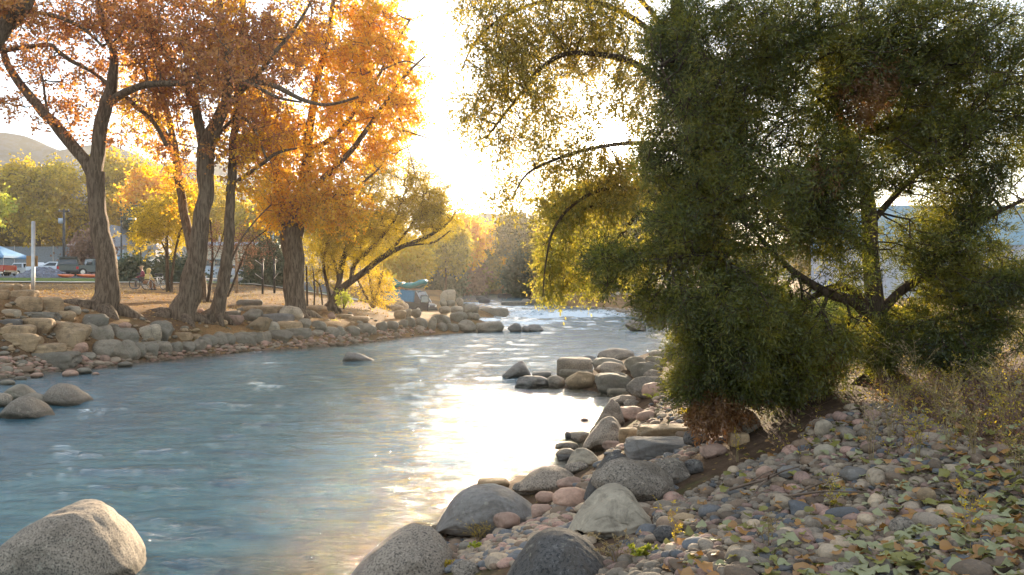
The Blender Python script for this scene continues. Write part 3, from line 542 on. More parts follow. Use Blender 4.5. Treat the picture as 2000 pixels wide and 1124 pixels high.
def scatter_stones(name, label, poly, n, smin, smax, mats, seed, box, pred=None):
    m = MB(); rr = random.Random(seed); c = 0; t = 0
    while c < n and t < n*8:
        t += 1; px = rr.uniform(box[0], box[2]); py = rr.uniform(box[1], box[3])
        if not inpoly(px, py, poly): continue
        d = ray(px, py, False)
        if d is None: continue
        x_ = X(px, d); s = rr.uniform(smin, smax)*(1 if rr.random() > .1 else 1.6); z = float(zt(x_, d))
        if z < wl(d)-0.06: continue
        e = Euler((rr.uniform(-.3, .3), rr.uniform(-.3, .3), rr.uniform(0, 6.3)))
        m.add((v3*np.array([s*1.2, s, s*0.6]))@np.array(e.to_matrix()).T+np.array([x_, d, z+s*0.25]), f3, rr.randrange(len(mats))); c += 1
    return tag(m.build(name, mats, smooth=True), label, name.replace('_', ' '), kind='stuff')
scatter_stones('beach_gravel', 'wet brown gravel and small stones along the left shore', [(0,700),(150,700),(300,690),(440,675),(600,655),(700,650),(830,635),(850,650),(700,676),(600,685),(440,694),(300,712),(150,730),(0,748)], 900, 0.04, 0.13, [M_C[4], M_C[0], M_C[2]], 8, (0, 630, 850, 750))
scatter_stones('shore_gravel', 'mixed small pebbles between the shore boulders', [(700,1124),(860,1040),(960,1040),(1060,1000),(1120,960),(1180,900),(1240,830),(1290,770),(1420,770),(1440,850),(1340,900),(1300,1010),(1150,1060),(1130,1124)], 2600, 0.02, 0.055, M_C, 9, (700, 770, 1440, 1140))
scatter_stones('bar_gravel', 'tan gravel bar along the far right bank', [(1000,600),(1060,596),(1120,600),(1250,606),(1320,600),(1330,640),(1300,640),(1260,622),(1130,616),(1050,604)], 500, 0.08, 0.22, [M_C[3], M_C[0]], 10, (1000, 590, 1330, 645))
scatter_stones('bank_rubble', 'stone rubble scattered over the left bank', [(0,580),(160,600),(300,620),(500,600),(620,600),(760,600),(800,640),(600,650),(400,660),(300,690),(0,700)], 170, 0.04, 0.14, [M_R['g'], M_R['t']], 12, (0, 580, 800, 700))
# fallen leaves (cottonwood / sycamore): one broad lobed blade, cupped
def leafblade(seed):
    r = np.random.default_rng(seed); n = 14; a = np.arange(n)/n*2*np.pi
    rad = 0.5*(1+0.16*np.cos(3*(a-np.pi/2))+0.10*r.normal(size=n)); rad[n//4] *= 1.25
    v = np.c_[rad*np.cos(a), rad*np.sin(a)*1.05, 0.10*np.cos(2*a+seed)+0.06*r.normal(size=n)]
    inner = v*0.5; inner[:, 2] = v[:, 2]*0.25; c = [[0, 0, 0]]
    V = np.concatenate([v, inner, c]); q = [[i, (i+1) % n, n+(i+1) % n, n+i] for i in range(n)]; t = [[n+i, n+(i+1) % n, 2*n] for i in range(n)]
    return V, q, t
M_L = {'pale green': leafmat('pale_green_fallen_leaf', [(0.19,0.19,0.08),(0.27,0.27,0.13),(0.34,0.32,0.18)], 0.2), 'olive': leafmat('olive_fallen_leaf', [(0.10,0.10,0.02),(0.20,0.18,0.04),(0.30,0.27,0.06)], 0.3), 'orange brown': leafmat('orange_fallen_leaf', [(0.20,0.10,0.03),(0.36,0.18,0.05),(0.42,0.24,0.10)], 0.3)}
lmesh = {}
for k in M_L:
    for s in range(4):
        V, q, t = leafblade(s+1); m = MB(); m.add(V, q); b0 = 0; m.t.append(np.array(t)); m.tm.append(np.zeros(len(t), int)); lmesh[k, s] = m.mesh('leaf', M_L[k], True)
LP = [(1290,1124),(1310,1000),(1420,900),(1520,850),(1620,780),(1800,760),(2050,740),(2200,1280),(1250,1280)]
n = 0; rr = random.Random(21); lvs = []
while len(lvs) < 1700:
    px = rr.uniform(1290, 2200); py = 740+(rr.random()**0.8)*540
    if not inpoly(px, py, LP): continue
    if rr.random() > 0.15+0.85*((px-1290)/760)**1.5: continue
    d = ray(px, py, False)
    if d: lvs.append((X(px, d), d, rr.uniform(0.035, 0.075)*(1.3 if rr.random() < .1 else 1), px, py))
lvs.sort(key=lambda c: -c[2]/c[1]*(1 if c[3] < 1990 and c[4] < 1115 else 0))
restl = MB(); kk = list(M_L)
for i, (x_, d, s, px, py) in enumerate(lvs):
    k = rr.choices(range(3), [4.5, 3, 3] if px > 1650 else [1.5, 4, 4])[0]; e = Euler((rr.uniform(-.45, .45), rr.uniform(-.45, .45), rr.uniform(0, 6.3))); z = float(zt(x_, d))+rr.uniform(0.035, 0.075)
    if i < 280:
        o = bpy.data.objects.new('fallen_leaf', lmesh[kk[k], rr.randrange(4)]); col.objects.link(o); o.scale = (s,)*3; o.rotation_euler = e; o.location = (x_, d, z)
        tag(o, kk[k]+' fallen leaf lying on the cobbles at the near right', 'fallen leaf', kk[k]+' fallen leaves on the cobbles')
    else:
        V, q, t = leafblade(rr.randrange(4)+1); VV = (V*s)@np.array(e.to_matrix()).T+np.array([x_, d, z]); b0 = restl.n; restl.add(VV, q, k); restl.t.append(np.array(t)+b0); restl.tm.append(np.full(len(t), k))
tag(restl.build('leaf_litter', [M_L[k] for k in kk], smooth=True), 'smaller fallen leaves scattered over the cobble slope', 'leaf litter', kind='stuff')
N = 5000; px = rng.uniform(0, 760, N); dd = rng.uniform(30, 57, N); xx = X(px, dd); g = sdist(xx, dd) > 1.5; xx, dd = xx[g], dd[g]
ax = rng.normal(size=(len(xx), 3)); ax[:, 2] *= 0.25; m = MB(); m.leaves(np.stack([xx, dd, zt(xx, dd)+0.03], -1), ax, rng.uniform(.08, .15, len(xx)), rng.uniform(.07, .12, len(xx)), nrm=np.array([0, 0, 1.0]))
tag(m.build('park_leaf_litter', leafmat('park_litter', [(0.34,0.15,0.03),(0.5,0.28,0.06),(0.6,0.42,0.14)], 0.3)), 'orange leaves strewn over the park ground', 'leaf litter', kind='stuff')
# ------------------------------------------------------------ trees
B_DARK = barkmat('furrowed_grey_bark', (0.23, 0.165, 0.11), (0.075, 0.048, 0.03))
B_BRN = barkmat('brown_bark', (0.13, 0.09, 0.06), (0.045, 0.03, 0.02))
LF = {
 'brown': leafmat('russet_leaves', [(0.30,0.12,0.06),(0.48,0.19,0.07),(0.66,0.33,0.06),(0.42,0.20,0.13)], 0.58),
 'orange': leafmat('orange_leaves', [(0.62,0.23,0.02),(0.90,0.48,0.015),(0.97,0.66,0.03),(0.66,0.46,0.04)], 0.62),
 'gold': leafmat('golden_leaves', [(0.22,0.19,0.015),(0.48,0.38,0.02),(0.68,0.50,0.025),(0.40,0.31,0.04)], 0.55),
 'yellow': leafmat('bright_yellow_leaves', [(0.50,0.38,0.01),(0.78,0.52,0.01),(0.7,0.58,0.03)], 0.6),
 'olive': leafmat('olive_leaves', [(0.09,0.085,0.015),(0.18,0.15,0.02),(0.32,0.22,0.02)], 0.45),
 'elm': leafmat('elm_leaves', [(0.16,0.14,0.02),(0.30,0.25,0.03),(0.48,0.36,0.035),(0.34,0.22,0.04)], 0.62, 0.12),
 'elmgold': leafmat('golden_elm_leaves', [(0.20,0.22,0.03),(0.40,0.36,0.04),(0.60,0.46,0.06)], 0.6, 0.2),
 'dark': leafmat('dark_green_leaves', [(0.025,0.045,0.02),(0.045,0.07,0.03),(0.08,0.09,0.035)], 0.3),
 'slate': leafmat('blue_green_leaves', [(0.05,0.08,0.05),(0.09,0.12,0.07),(0.16,0.16,0.08)], 0.35),
 'jun': leafmat('juniper_sprays', [(0.035,0.048,0.009),(0.095,0.115,0.013),(0.20,0.20,0.018),(0.34,0.28,0.02)], 0.58, 0.12, 1.7, 0.55),
 'junshade': leafmat('shaded_juniper_sprays', [(0.022,0.040,0.016),(0.04,0.062,0.02),(0.07,0.09,0.03)], 0.3),  # dark juniper copy with the shade put into its colour
 'dead': leafmat('dead_juniper_sprays', [(0.16,0.07,0.025),(0.28,0.13,0.04),(0.34,0.19,0.06)], 0.5),
 'mauve': leafmat('mauve_brown_leaves', [(0.16,0.08,0.06),(0.24,0.13,0.09),(0.3,0.17,0.1)], 0.4),
 'straw': leafmat('dry_straw', [(0.30,0.22,0.10),(0.42,0.32,0.15),(0.24,0.15,0.07)], 0.4),
 'lime': leafmat('yellow_green_leaves', [(0.28,0.34,0.03),(0.45,0.48,0.05),(0.6,0.55,0.08)], 0.6),
}
def bez(pts, n):       # smooth polyline through (px,py,d,w) points -> world points, radii
    a = np.array(pts, float); k = len(a); t = np.linspace(0, k-1, n); i = np.minimum(t.astype(int), k-2); f = (t-i)[:, None]
    p0 = a[np.maximum(i-1, 0)]; p1 = a[i]; p2 = a[i+1]; p3 = a[np.minimum(i+2, k-1)]
    c = 0.5*((2*p1)+(p2-p0)*f+(2*p0-5*p1+4*p2-p3)*f*f+(3*p1-p0-3*p2+p3)*f**3); c[:, 3] = np.maximum(c[:, 3], 0.5)
    d = c[:, 2]; return np.stack([X(c[:, 0], d), d, Z(c[:, 1], d)], -1), c[:, 3]*d/F/2
def blobs(bl, thin=1.0, clump=0.0, cs=1.0):
    out = []
    for px, py, d, rx, ry, rd, n in bl:
        n = max(4, int(n*thin))
        u = rng.normal(size=(n, 3)); u /= np.linalg.norm(u, axis=1)[:, None]; u *= (rng.random(n)**0.42)[:, None]
        u *= (1+0.32*fbm(u*2.4+px*0.01, 2, int(abs(px)) % 50))[:, None]
        c = P(px, py, d); q = c+u*np.array([rx*d/F, rd, ry*d/F])
        if clump:
            kq = fbm(q*cs, 2, 77)+rng.normal(size=len(q))*0.15 > clump-0.55
            if n > 20 and kq.mean() > .3: q = q[kq]
        if len(q): out.append(q)
    return np.concatenate(out)
def grow(nodes, roots, k=0.35):
    dr = np.min(np.linalg.norm(nodes[:, None]-roots[None, ::2], axis=2), axis=1) if len(nodes)*len(roots) < 3e6 else np.linalg.norm(nodes-roots.mean(0), axis=1)
    nodes = nodes[np.argsort(dr)]; nr = len(roots); Pn = np.vstack([roots, nodes]); L = np.zeros(len(Pn)); par = np.full(len(Pn), -1)
    for i in range(nr, len(Pn)):
        e = Pn[:i]-Pn[i]; dd = np.sqrt(np.einsum('ij,ij->i', e, e)); c = dd+k*L[:i]; j = int(np.argmin(c)); par[i] = j; L[i] = L[j]+dd[j]
    cnt = np.ones(len(Pn))
    for i in range(len(Pn)-1, nr-1, -1):
        cnt[par[i]] += cnt[i]
    return Pn, par, cnt, nr
def plant(name, label, cat, paths, bl, leaf, bark=B_DARK, per=40, ll=0.1, lw=0.08, spread=0.35, droop=0.3, strand=0.6, group=None, tw=0.006, mode='strand', grow_k=0.35, extra=None, sides=10, rough=0.10, flare=True, twig_n=3, thin=1.0, holes=(), clump=0.22, cs=1.0):
    main = paths[0][0]; bx, by = X(main[0], main[2]), main[2]; base = np.array([bx, by, Z(main[1], main[2])])
    root = empty(name, base, 0, label, cat, group)
    m = MB(); rts = []
    for k, pth in enumerate(paths):
        n = max(6, len(pth)*6); pw, rad = bez(pth, n)
        wob = fbm(pw*1.3+k, 2, 7)[:, None]*rad[:, None]*0.25; pw = pw+np.c_[wob, wob*0.5, wob*0]
        m.tube(pw, rad, sides if rad.max() > .06 else 6, 0, True, rough); rts.append(pw[(n//3 if k == 0 else 1):] if len(bl) else pw)
        if k == 0 and flare:
            for a in range(5):
                th = a*1.26+0.4; r0 = rad[0]; q = pw[1]+np.array([math.cos(th)*r0*0.4, math.sin(th)*r0*0.4, r0*0.8]); e = pw[0]+np.array([math.cos(th)*r0*2.0, math.sin(th)*r0*1.6, 0]); e[2] = float(zt(e[0], e[1]))-0.08
                m.tube([q, (q+e)/2+np.array([0, 0, r0*0.05]), e], [r0*0.42, r0*0.34, r0*0.15], 7)
    rts = np.concatenate(rts)
    if bl:
        nodes = blobs(bl, thin, clump, cs); Pn, par, cnt, nr = grow(nodes, rts, grow_k)
        idx = np.arange(nr, len(Pn)); A = Pn[par[idx]]; B = Pn[idx]; mid = (A+B)/2+rng.normal(size=A.shape)*0.06*np.linalg.norm(B-A, axis=1)[:, None]
        ra = tw*np.sqrt(cnt[idx]+1); m.segs(A, mid, ra*1.15, ra, 4); m.segs(mid, B, ra, ra*0.8, 4)
        out = B-A; out /= np.linalg.norm(out, axis=1)[:, None]+1e-6
        lm = MB(); N = len(B)
        if mode == 'strand':
            for s_ in range(twig_n):
                dr = out*0.6+rng.normal(size=(N, 3))*0.7; dr[:, 2] -= droop; dr /= np.linalg.norm(dr, axis=1)[:, None]
                Ls = strand*rng.uniform(0.5, 1.2, N)[:, None]; e = B+dr*Ls; e[:, 2] -= droop*0.3*Ls[:, 0]
                m.segs(B, e, tw*0.8, tw*0.3, 3); nl = max(1, per//twig_n)
                t = rng.random((N, nl, 1)); pp = B[:, None]*(1-t)+e[:, None]*t+rng.normal(size=(N, nl, 3))*spread*0.25*strand
                ax = dr[:, None]*0.5+rng.normal(size=(N, nl, 3))*0.7; ax[..., 2] -= droop
                pp = pp.reshape(-1, 3); ax = ax.reshape(-1, 3); keep = np.ones(len(pp), bool)
                for hx, hy, hr in holes: keep &= np.hypot(pp[:, 0]/pp[:, 1]*F+1000-hx, (H-pp[:, 2])/pp[:, 1]*F+HZ-hy)+rng.normal(size=len(pp))*hr*0.25 > hr
                pp, ax = pp[keep], ax[keep]; q = len(pp); lm.leaves(pp, ax, ll*rng.uniform(.7, 1.25, q), lw*rng.uniform(.7, 1.2, q), fold=0.12)
        else:   # feathery sprays: each node carries several flat fronds of short blades
            for s_ in range(twig_n):
                dr = out*0.5+rng.normal(size=(N, 3))*0.75; dr[:, 2] -= droop; dr /= np.linalg.norm(dr, axis=1)[:, None]
                nl = max(2, per//twig_n); t = np.broadcast_to(np.linspace(0.08, 1, nl)[None, :, None], (N, nl, 1)); Ls = strand*rng.uniform(0.6, 1.15, (N, 1, 1))
                sd = np.cross(dr, rng.normal(size=(N, 3))); sd /= np.linalg.norm(sd, axis=1)[:, None]
                sg = np.where(np.arange(nl) % 2 == 0, 1.0, -1.0)[None, :, None]
                pp = B[:, None]+dr[:, None]*Ls*t+rng.normal(size=(N, nl, 3))*spread*0.06
                ax = dr[:, None]*0.9+sd[:, None]*sg*(0.75-0.4*t)+rng.normal(size=(N, nl, 3))*0.25
                q = N*nl; lm.leaves(pp.reshape(-1, 3), ax.reshape(-1, 3), ll*rng.uniform(.6, 1.25, q)*(1.15-0.5*t.reshape(-1)), lw*rng.uniform(.7, 1.2, q), fold=0.1)
                m.segs(B, B+dr*Ls[:, 0]*0.8, tw*0.5, tw*0.2, 3)
        tr = m.build('trunk', bark, root, True, -base); cr = lm.build('crown', LF[leaf], root, False, -base)
        if extra:
            for (nm, bl2, lf2, kw) in extra:
                nodes = blobs(bl2); N = len(nodes); em = MB()
                for s_ in range(3):
                    dr = rng.normal(size=(N, 3))*0.6; dr[:, 2] -= kw.get('droop', 0.4); dr /= np.linalg.norm(dr, axis=1)[:, None]; nl = kw.get('per', 24)//3
                    t = np.broadcast_to(np.linspace(0, 1, nl)[None, :, None], (N, nl, 1)); pp = nodes[:, None]+dr[:, None]*t*kw.get('strand', .15)+rng.normal(size=(N, nl, 3))*0.01
                    ax = dr[:, None]+rng.normal(size=(N, nl, 3))*0.5; em.leaves(pp.reshape(-1, 3), ax.reshape(-1, 3), kw.get('ll', ll), kw.get('lw', lw))
                em.build(nm, LF[lf2], root, False, -base)
    else: m.build('trunk', bark, root, True, -base)
    return root
D = 29.5
plant('cottonwood_tree', 'forked cottonwood with thick dark trunk and russet leaves at far left', 'tree',
 [[(196,640,D,84),(202,612,D,62),(208,580,D,47),(210,545,D,42),(207,500,D,38),(200,460,D,36),(192,410,D,32),(186,370,D,32),(186,335,D,34)],
  [(187,350,D,26),(172,322,D,24),(140,285,D,22),(103,240,D,20),(62,192,D+.4,18),(30,152,D+.6,16),(10,118,D+.8,13),(2,80,D+1,11),(-20,30,D+1,9)],
  [(187,350,D,28),(191,310,D,27),(198,255,D,25),(210,200,D,24),(219,160,D,21),(224,110,D,15),(205,60,D,13),(190,0,D,11),(175,-70,D,9)],
  [(214,200,D,16),(245,180,D-.3,15),(290,165,D-.8,13),(350,163,D-1,11),(420,154,D-1,9),(480,160,D-1,8),(540,190,D-1,6),(590,200,D-1,4)],
  [(212,165,D,7),(180,140,D-.2,7),(140,120,D-.4,8),(110,98,D-.5,8),(97,88,D-.5,8),(50,92,D-.5,9),(0,100,D-.5,10),(-60,105,D-.5,11)],
  [(95,228,D,5),(88,190,D,5),(82,150,D,4),(70,110,D,3)], [(240,182,D,8),(262,205,D+.6,8),(300,240,D+1,8),(325,285,D+1,8)], [(0,25,D-1,9),(60,25,D-1,8),(110,32,D-1,8),(160,55,D-1,7),(200,90,D-1,5)]],
 [(60,60,D,120,90,2.2,330),(200,60,D,130,85,2.4,420),(330,90,D-.4,120,95,2.2,380),(120,150,D,110,55,2.0,240),(250,170,D,110,60,2.0,200),(40,190,D,70,45,1.5,60),(130,225,D,60,35,1.2,50),(190,250,D,70,45,1.4,45),(-60,100,D,90,140,2,150),(430,150,D-1,110,70,1.6,200),(150,-90,D,200,80,2.4,260)],
 'brown', per=34, ll=.11, lw=.10, strand=.7, droop=.15, tw=.0075, thin=.58, clump=.42)
plant('cottonwood_tree', 'cottonwood with only its heavy limb crossing the top left corner', 'tree',
 [[(-75,700,24,60),(-70,560,24,50),(-60,400,24,40),(-50,250,24,36),(-38,130,24,34),(-15,82,24,32),(14,48,24,29),(45,18,24,26),(62,-20,24,22),(80,-80,24,18)]],
 [(20,20,24,60,30,1.2,60),(-60,20,24,80,60,1.5,80)], 'brown', per=24, ll=.10, lw=.09, strand=.5, droop=.15)
D = 31.5
plant('cottonwood_tree', 'leaning cottonwood between the forked one and the slender trunk', 'tree',
 [[(345,645,D,66),(358,606,D,52),(370,570,D,42),(383,520,D,38),(391,470,D,34),(397,420,D,31),(401,370,D,30),(400,320,D,34),(404,280,D,30),(425,235,D,24),(442,190,D,20),(440,130,D,16),(432,60,D,13),(425,-20,D,11),(420,-70,D,9)],
  [(401,300,D,20),(390,255,D,19),(380,205,D,17),(355,155,D,15),(325,110,D,13),(295,60,D,11),(270,0,D,10),(255,-60,D,8)],
  [(430,230,D,12),(460,190,D,10),(500,150,D-.5,9),(540,100,D-.5,8),(580,50,D,6),(610,0,D,5)], [(445,180,D,10),(490,160,D-.4,12),(540,170,D-1,10),(590,195,D-1,8),(640,205,D-1.4,6),(700,190,D-1.6,5)],
  [(400,330,D,8),(430,260,D+.5,7),(470,230,D,6),(500,260,D,5),(520,310,D,4)]],
 [(420,60,D,130,80,2.4,420),(300,40,D+1,110,80,2,220),(500,120,D,110,90,2.2,360),(560,60,D,90,80,2,220),(380,190,D,90,60,1.6,150),(480,230,D,90,60,1.6,200),(340,290,D+1,60,60,1.2,70),(440,300,D+.5,60,60,1.3,90),(430,-90,D,180,80,2.4,240)],
 'brown', per=34, ll=.11, lw=.10, strand=.7, droop=.15, tw=.0075, thin=.58, clump=.42)
D = 38
plant('cottonwood_tree', 'twin stemmed cottonwood standing behind the leaning one', 'tree',
 [[(392,606,D,34),(392,575,D,30),(386,530,D,26),(374,480,D,20),(360,420,D,17),(352,370,D,16),(346,325,D,16),(334,285,D,13),(305,240,D,12),(272,212,D,11),(240,195,D,9)],
  [(352,350,D,14),(342,290,D,13),(330,230,D,12),(318,190,D,10),(310,120,D,8)], [(310,245,D,9),(304,210,D,9),(300,160,D,8),(296,110,D,7)], [(340,300,D,7),(318,260,D,7),(300,200,D,7)]],
 [(300,230,D,90,70,2,150),(350,330,D,60,80,1.8,130),(300,140,D,80,60,2,120),(260,200,D,50,40,1.5,60)], 'orange', per=26, ll=.11, lw=.10, strand=.55, droop=.2)
D = 32.5
plant('cottonwood_tree', 'slender straight cottonwood left of the thick middle trunk', 'tree',
 [[(420,628,D,40),(427,602,D,29),(434,560,D,24),(441,510,D,22),(447,450,D,20),(450,390,D,18),(455,320,D,18),(458,260,D,15),(463,200,D,13),(468,120,D,10),(474,30,D,8),(480,-40,D,7)],
  [(452,360,D,7),(500,330,D,7),(540,300,D,6),(580,290,D,4)], [(449,520,D,4),(470,470,D,4),(500,430,D,3),(530,400,D,3)]],
 [(470,60,D,80,80,1.6,180),(500,280,D,80,60,1.6,150),(470,180,D,70,60,1.5,120),(480,360,D,60,40,1.2,60)], 'orange', per=28, ll=.11, lw=.10, strand=.5, droop=.2)
D = 37
plant('cottonwood_tree', 'thick trunked cottonwood with glowing orange crown at the river', 'tree',
 [[(582,634,D,56),(577,606,D,44),(574,570,D,39),(575,520,D,39),(573,470,D,42),(568,425,D,46),(565,395,D,40)],
  [(576,420,D,26),(590,370,D,22),(600,310,D,20),(606,250,D,17),(620,160,D,13),(640,70,D,10),(655,-20,D,8)], [(560,420,D,26),(545,360,D,22),(528,280,D,19),(505,190,D,15),(485,90,D,11),(470,0,D,8)],
  [(575,400,D,14),(630,350,D,12),(690,290,D-.5,10),(740,220,D-1,8),(790,150,D-1,6),(830,110,D-1,3)], [(600,300,D,10),(660,260,D,9),(720,180,D,7),(760,110,D,5),(800,40,D,4)], [(565,400,D,10),(630,395,D,8),(690,370,D,6),(740,330,D,4)],
  [(760,200,D-1,4),(800,205,D-1,3),(830,190,D-1,2),(858,186,D-1,1)], [(770,250,D-1,4),(810,262,D-1,3),(850,275,D-1,1.4)], [(740,140,D-1,4),(790,120,D-1,3),(825,130,D-1,2),(862,128,D-1,1)], [(780,230,D-1,3),(800,300,D-1,2),(812,345,D-1,1)]],
 [(600,330,D,120,110,2.4,560),(700,190,D,110,110,2.4,560),(640,80,D,130,90,2.4,420),(750,110,D,70,90,1.8,260),(560,400,D-.5,70,45,1.5,170),(660,400,D-.6,70,50,1.5,180),(520,250,D,90,90,2,260),(770,220,D-1,60,70,1.4,150),(740,290,D,50,50,1.4,110),(800,170,D-1,40,40,1,30),(720,20,D,90,50,1.6,150),(620,-80,D,140,80,2.2,240)],
 'orange', per=34, ll=.125, lw=.115, strand=.75, droop=.2, tw=.0075, thin=.85, clump=.25)
D = 42
plant('willow_tree', 'golden multi stemmed willow arching over the left bank', 'tree',
 [[(648,606,D,24),(655,585,D,20),(672,560,D,14),(705,535,D,12),(745,505,D,11),(785,482,D,9),(830,465,D,7),(870,440,D,5),(890,415,D,3)],
  [(650,600,D,14),(660,560,D,11),(668,520,D,11),(676,490,D,9),(685,440,D,6),(700,390,D,4)], [(648,600,D,10),(640,560,D,7),(632,520,D,6),(640,470,D,5),(650,410,D,4)],
  [(684,552,D,9),(692,520,D,9),(712,497,D,8),(740,470,D,6),(770,430,D,5),(790,380,D,3)], [(745,505,D,6),(780,470,D,6),(810,430,D,5),(830,380,D,3)], [(662,560,D,6),(655,520,D,5),(640,480,D,4),(620,450,D,3)], [(785,482,D,5),(815,478,D,4),(850,472,D,4),(880,450,D,2)]],
 [(760,400,D,120,75,2.6,620),(690,460,D,90,70,2.4,420),(640,440,D-1,60,80,1.8,300),(840,420,D,65,50,2,300),(740,340,D+.5,80,45,2,220),(830,370,D,50,40,1.6,130),(640,520,D+1,50,50,1.4,160),(800,330,D,40,30,1.2,60)],
 'gold', B_BRN, per=54, ll=.10, lw=.04, strand=.65, droop=.15, tw=.006)
plant('yellow_shrub', 'bright yellow leafy shrub beside the blue van', 'shrub', [[(730,602,49,8),(728,580,49,6),(722,545,49,4),(715,520,49,3)], [(730,600,49,6),(740,560,49,5),(748,530,49,3)], [(728,600,49,5),(705,560,49,4),(695,535,49,3)]],
 [(725,555,49,36,40,1.4,240),(750,550,49,22,35,1.0,110),(700,530,50,35,30,1.3,120),(740,590,49,25,12,.7,50)], 'yellow', B_BRN, per=36, ll=.10, lw=.045, strand=.6, droop=-.1, flare=False, thin=.6, clump=.5, cs=2)
plant('small_shrub', 'little yellow green plant at the foot of the willow', 'shrub', [[(671,604,39,3),(671,590,39,2),(668,578,39,1)], [(671,603,39,2),(680,585,39,1)]], [(671,587,39,14,15,.35,50)], 'lime', B_BRN, per=24, ll=.08, lw=.05, strand=.2, droop=-.3, flare=False, tw=.003)
plant('small_shrub', 'small yellow green plant among the stones below the willow', 'shrub', [[(655,640,37,2),(655,633,37,1),(656,630,37,1)]], [(655,634,37,10,6,.25,22)], 'lime', B_BRN, per=18, ll=.07, lw=.04, strand=.15, droop=-.3, flare=False, tw=.003)
plant('sapling', 'amber leaved twin sapling in the park by the bicycles', 'tree', [[(328,590,46,8),(327,540,46,7),(326,480,46,6),(330,420,46,4),(335,370,46,3)], [(336,588,46,7),(336,540,46,5),(345,480,46,4),(360,430,46,3)], [(327,500,46,3),(310,460,46,3),(290,430,46,2)]],
 [(330,430,46,65,60,1.8,330),(300,460,46,50,40,1.5,160),(360,400,46,50,50,1.5,140)], 'gold', B_BRN, per=36, ll=.10, lw=.07, strand=.5, droop=.2, flare=False)
plant('bare_shrub', 'thin nearly bare shrub between the slender and thick trunks', 'shrub', [[(405,590,36,7),(412,540,36,6),(415,490,36,4),(410,430,36,3)], [(445,580,36,4),(465,530,36,4),(485,480,36,3),(520,450,36,2)], [(412,520,36,3),(430,480,36,2),(440,440,36,2)]],
 [(480,480,36,60,45,1.2,170),(415,470,36,30,50,1,80)], 'mauve', B_BRN, per=10, ll=.07, lw=.05, strand=.45, droop=.1, flare=False, tw=.004)
plant('bare_shrub', 'row of thin bare saplings right of the thick trunk', 'shrub', [[(600,598,40,4),(600,560,40,4),(598,520,40,3)], [(614,600,40,3),(614,560,40,3),(610,520,40,2)], [(630,600,41,3),(625,560,41,3),(612,545,41,2)]], [(608,530,40,20,25,.6,40)], 'gold', B_BRN, per=14, ll=.07, lw=.05, strand=.35, flare=False, tw=.003)
# park and town trees beyond the car park
G = 'trees beyond the park'
def bt(cx, cy, rx, ry, d, leaf, label, n=420, per=40, ll=None, name='leafy_tree', base=None, dep=None, grp=G, lw=0.8, cat='tree', gaps=1.0):
    base = base or cy+ry+20; gz = float(zf(X(cx, d), d)); by = HZ-(gz-H)*F/d; by = max(by, cy+ry*0.5) ; w = max(4, rx*0.09); ll = ll or 0.0042*d
    dep = dep or rx*d/F*0.8; r_ = random.Random(int(cx*7+cy)); paths = [[(cx, by, d, w*1.4), (cx+r_.uniform(-3, 3), (by+cy)/2, d, w), (cx+r_.uniform(-6, 6), cy, d, w*.7), (cx, cy-ry*.6, d, w*.3)]]
    for a in range(4): paths.append([(cx, cy+ry*.5, d, w*.6), (cx+rx*.4*math.cos(a*1.5), cy, d+dep*.3*math.sin(a*1.5), w*.45), (cx+rx*.75*math.cos(a*1.5), cy-ry*.4, d+dep*.6*math.sin(a*1.5), w*.2)])
    bl = [(cx, cy, d, rx*.75, ry*.75, dep*.8, n//2)]
    for a in range(5):
        an = a*1.26+r_.uniform(0, 1); bl.append((cx+rx*.55*math.cos(an), cy+ry*.5*math.sin(an), d+r_.uniform(-.4, .4)*dep, rx*.48, ry*.42, dep*.5, n//10))
    return plant(name, label, cat, paths, bl, leaf, B_BRN, per=per, ll=ll, lw=ll*lw, strand=ll*5, spread=.5, droop=.2, group=grp, tw=.008*d/60, flare=False, sides=6, clump=.4, cs=22.0/d)
bt(75,385,100,85,115,'gold','big golden tree beyond the car park at far left',700,40)
bt(-12,405,20,26,90,'lime','small bright green tree cut by the left edge of the photo',50,26)
bt(25,445,55,50,125,'olive','dark olive tree under the big golden one',260)
bt(130,440,60,60,120,'olive','olive brown tree behind the utility pole',320)
bt(235,350,55,60,125,'gold','pale yellow tree seen in the fork of the cottonwood',330)
bt(225,430,50,45,118,'gold','golden tree right behind the forked trunk',240)
bt(400,420,70,60,110,'gold','soft golden tree behind the slender trunk',330)
bt(300,380,50,60,112,'orange','amber tree between forked and leaning trunks',240)
bt(500,430,60,70,105,'gold','golden tree above the flat roofed building',320)
bt(180,490,38,38,84,'mauve','bare mauve tree in front of the grey house',180,18)
bt(275,435,22,26,95,'dark','small dark evergreen behind the lamp pole',110)
bt(262,535,36,24,62,'dark','dark green bush behind the bicycles, left one',170,cat='bush',name='bush')
bt(345,535,55,28,62,'dark','dark green bush behind the saplings, right one',230,cat='bush',name='bush')
bt(525,520,42,48,60,'dark','dark evergreen behind the two dark posts',330,name='evergreen_tree')
bt(548,420,18,60,100,'slate','blue green conifer left of the thick trunk',150,name='evergreen_tree')
bt(640,450,60,70,95,'gold','golden tree behind the willow, left one',260)
bt(740,470,70,60,90,'gold','golden tree behind the willow, middle one',300)
G2 = 'trees along the river bend'
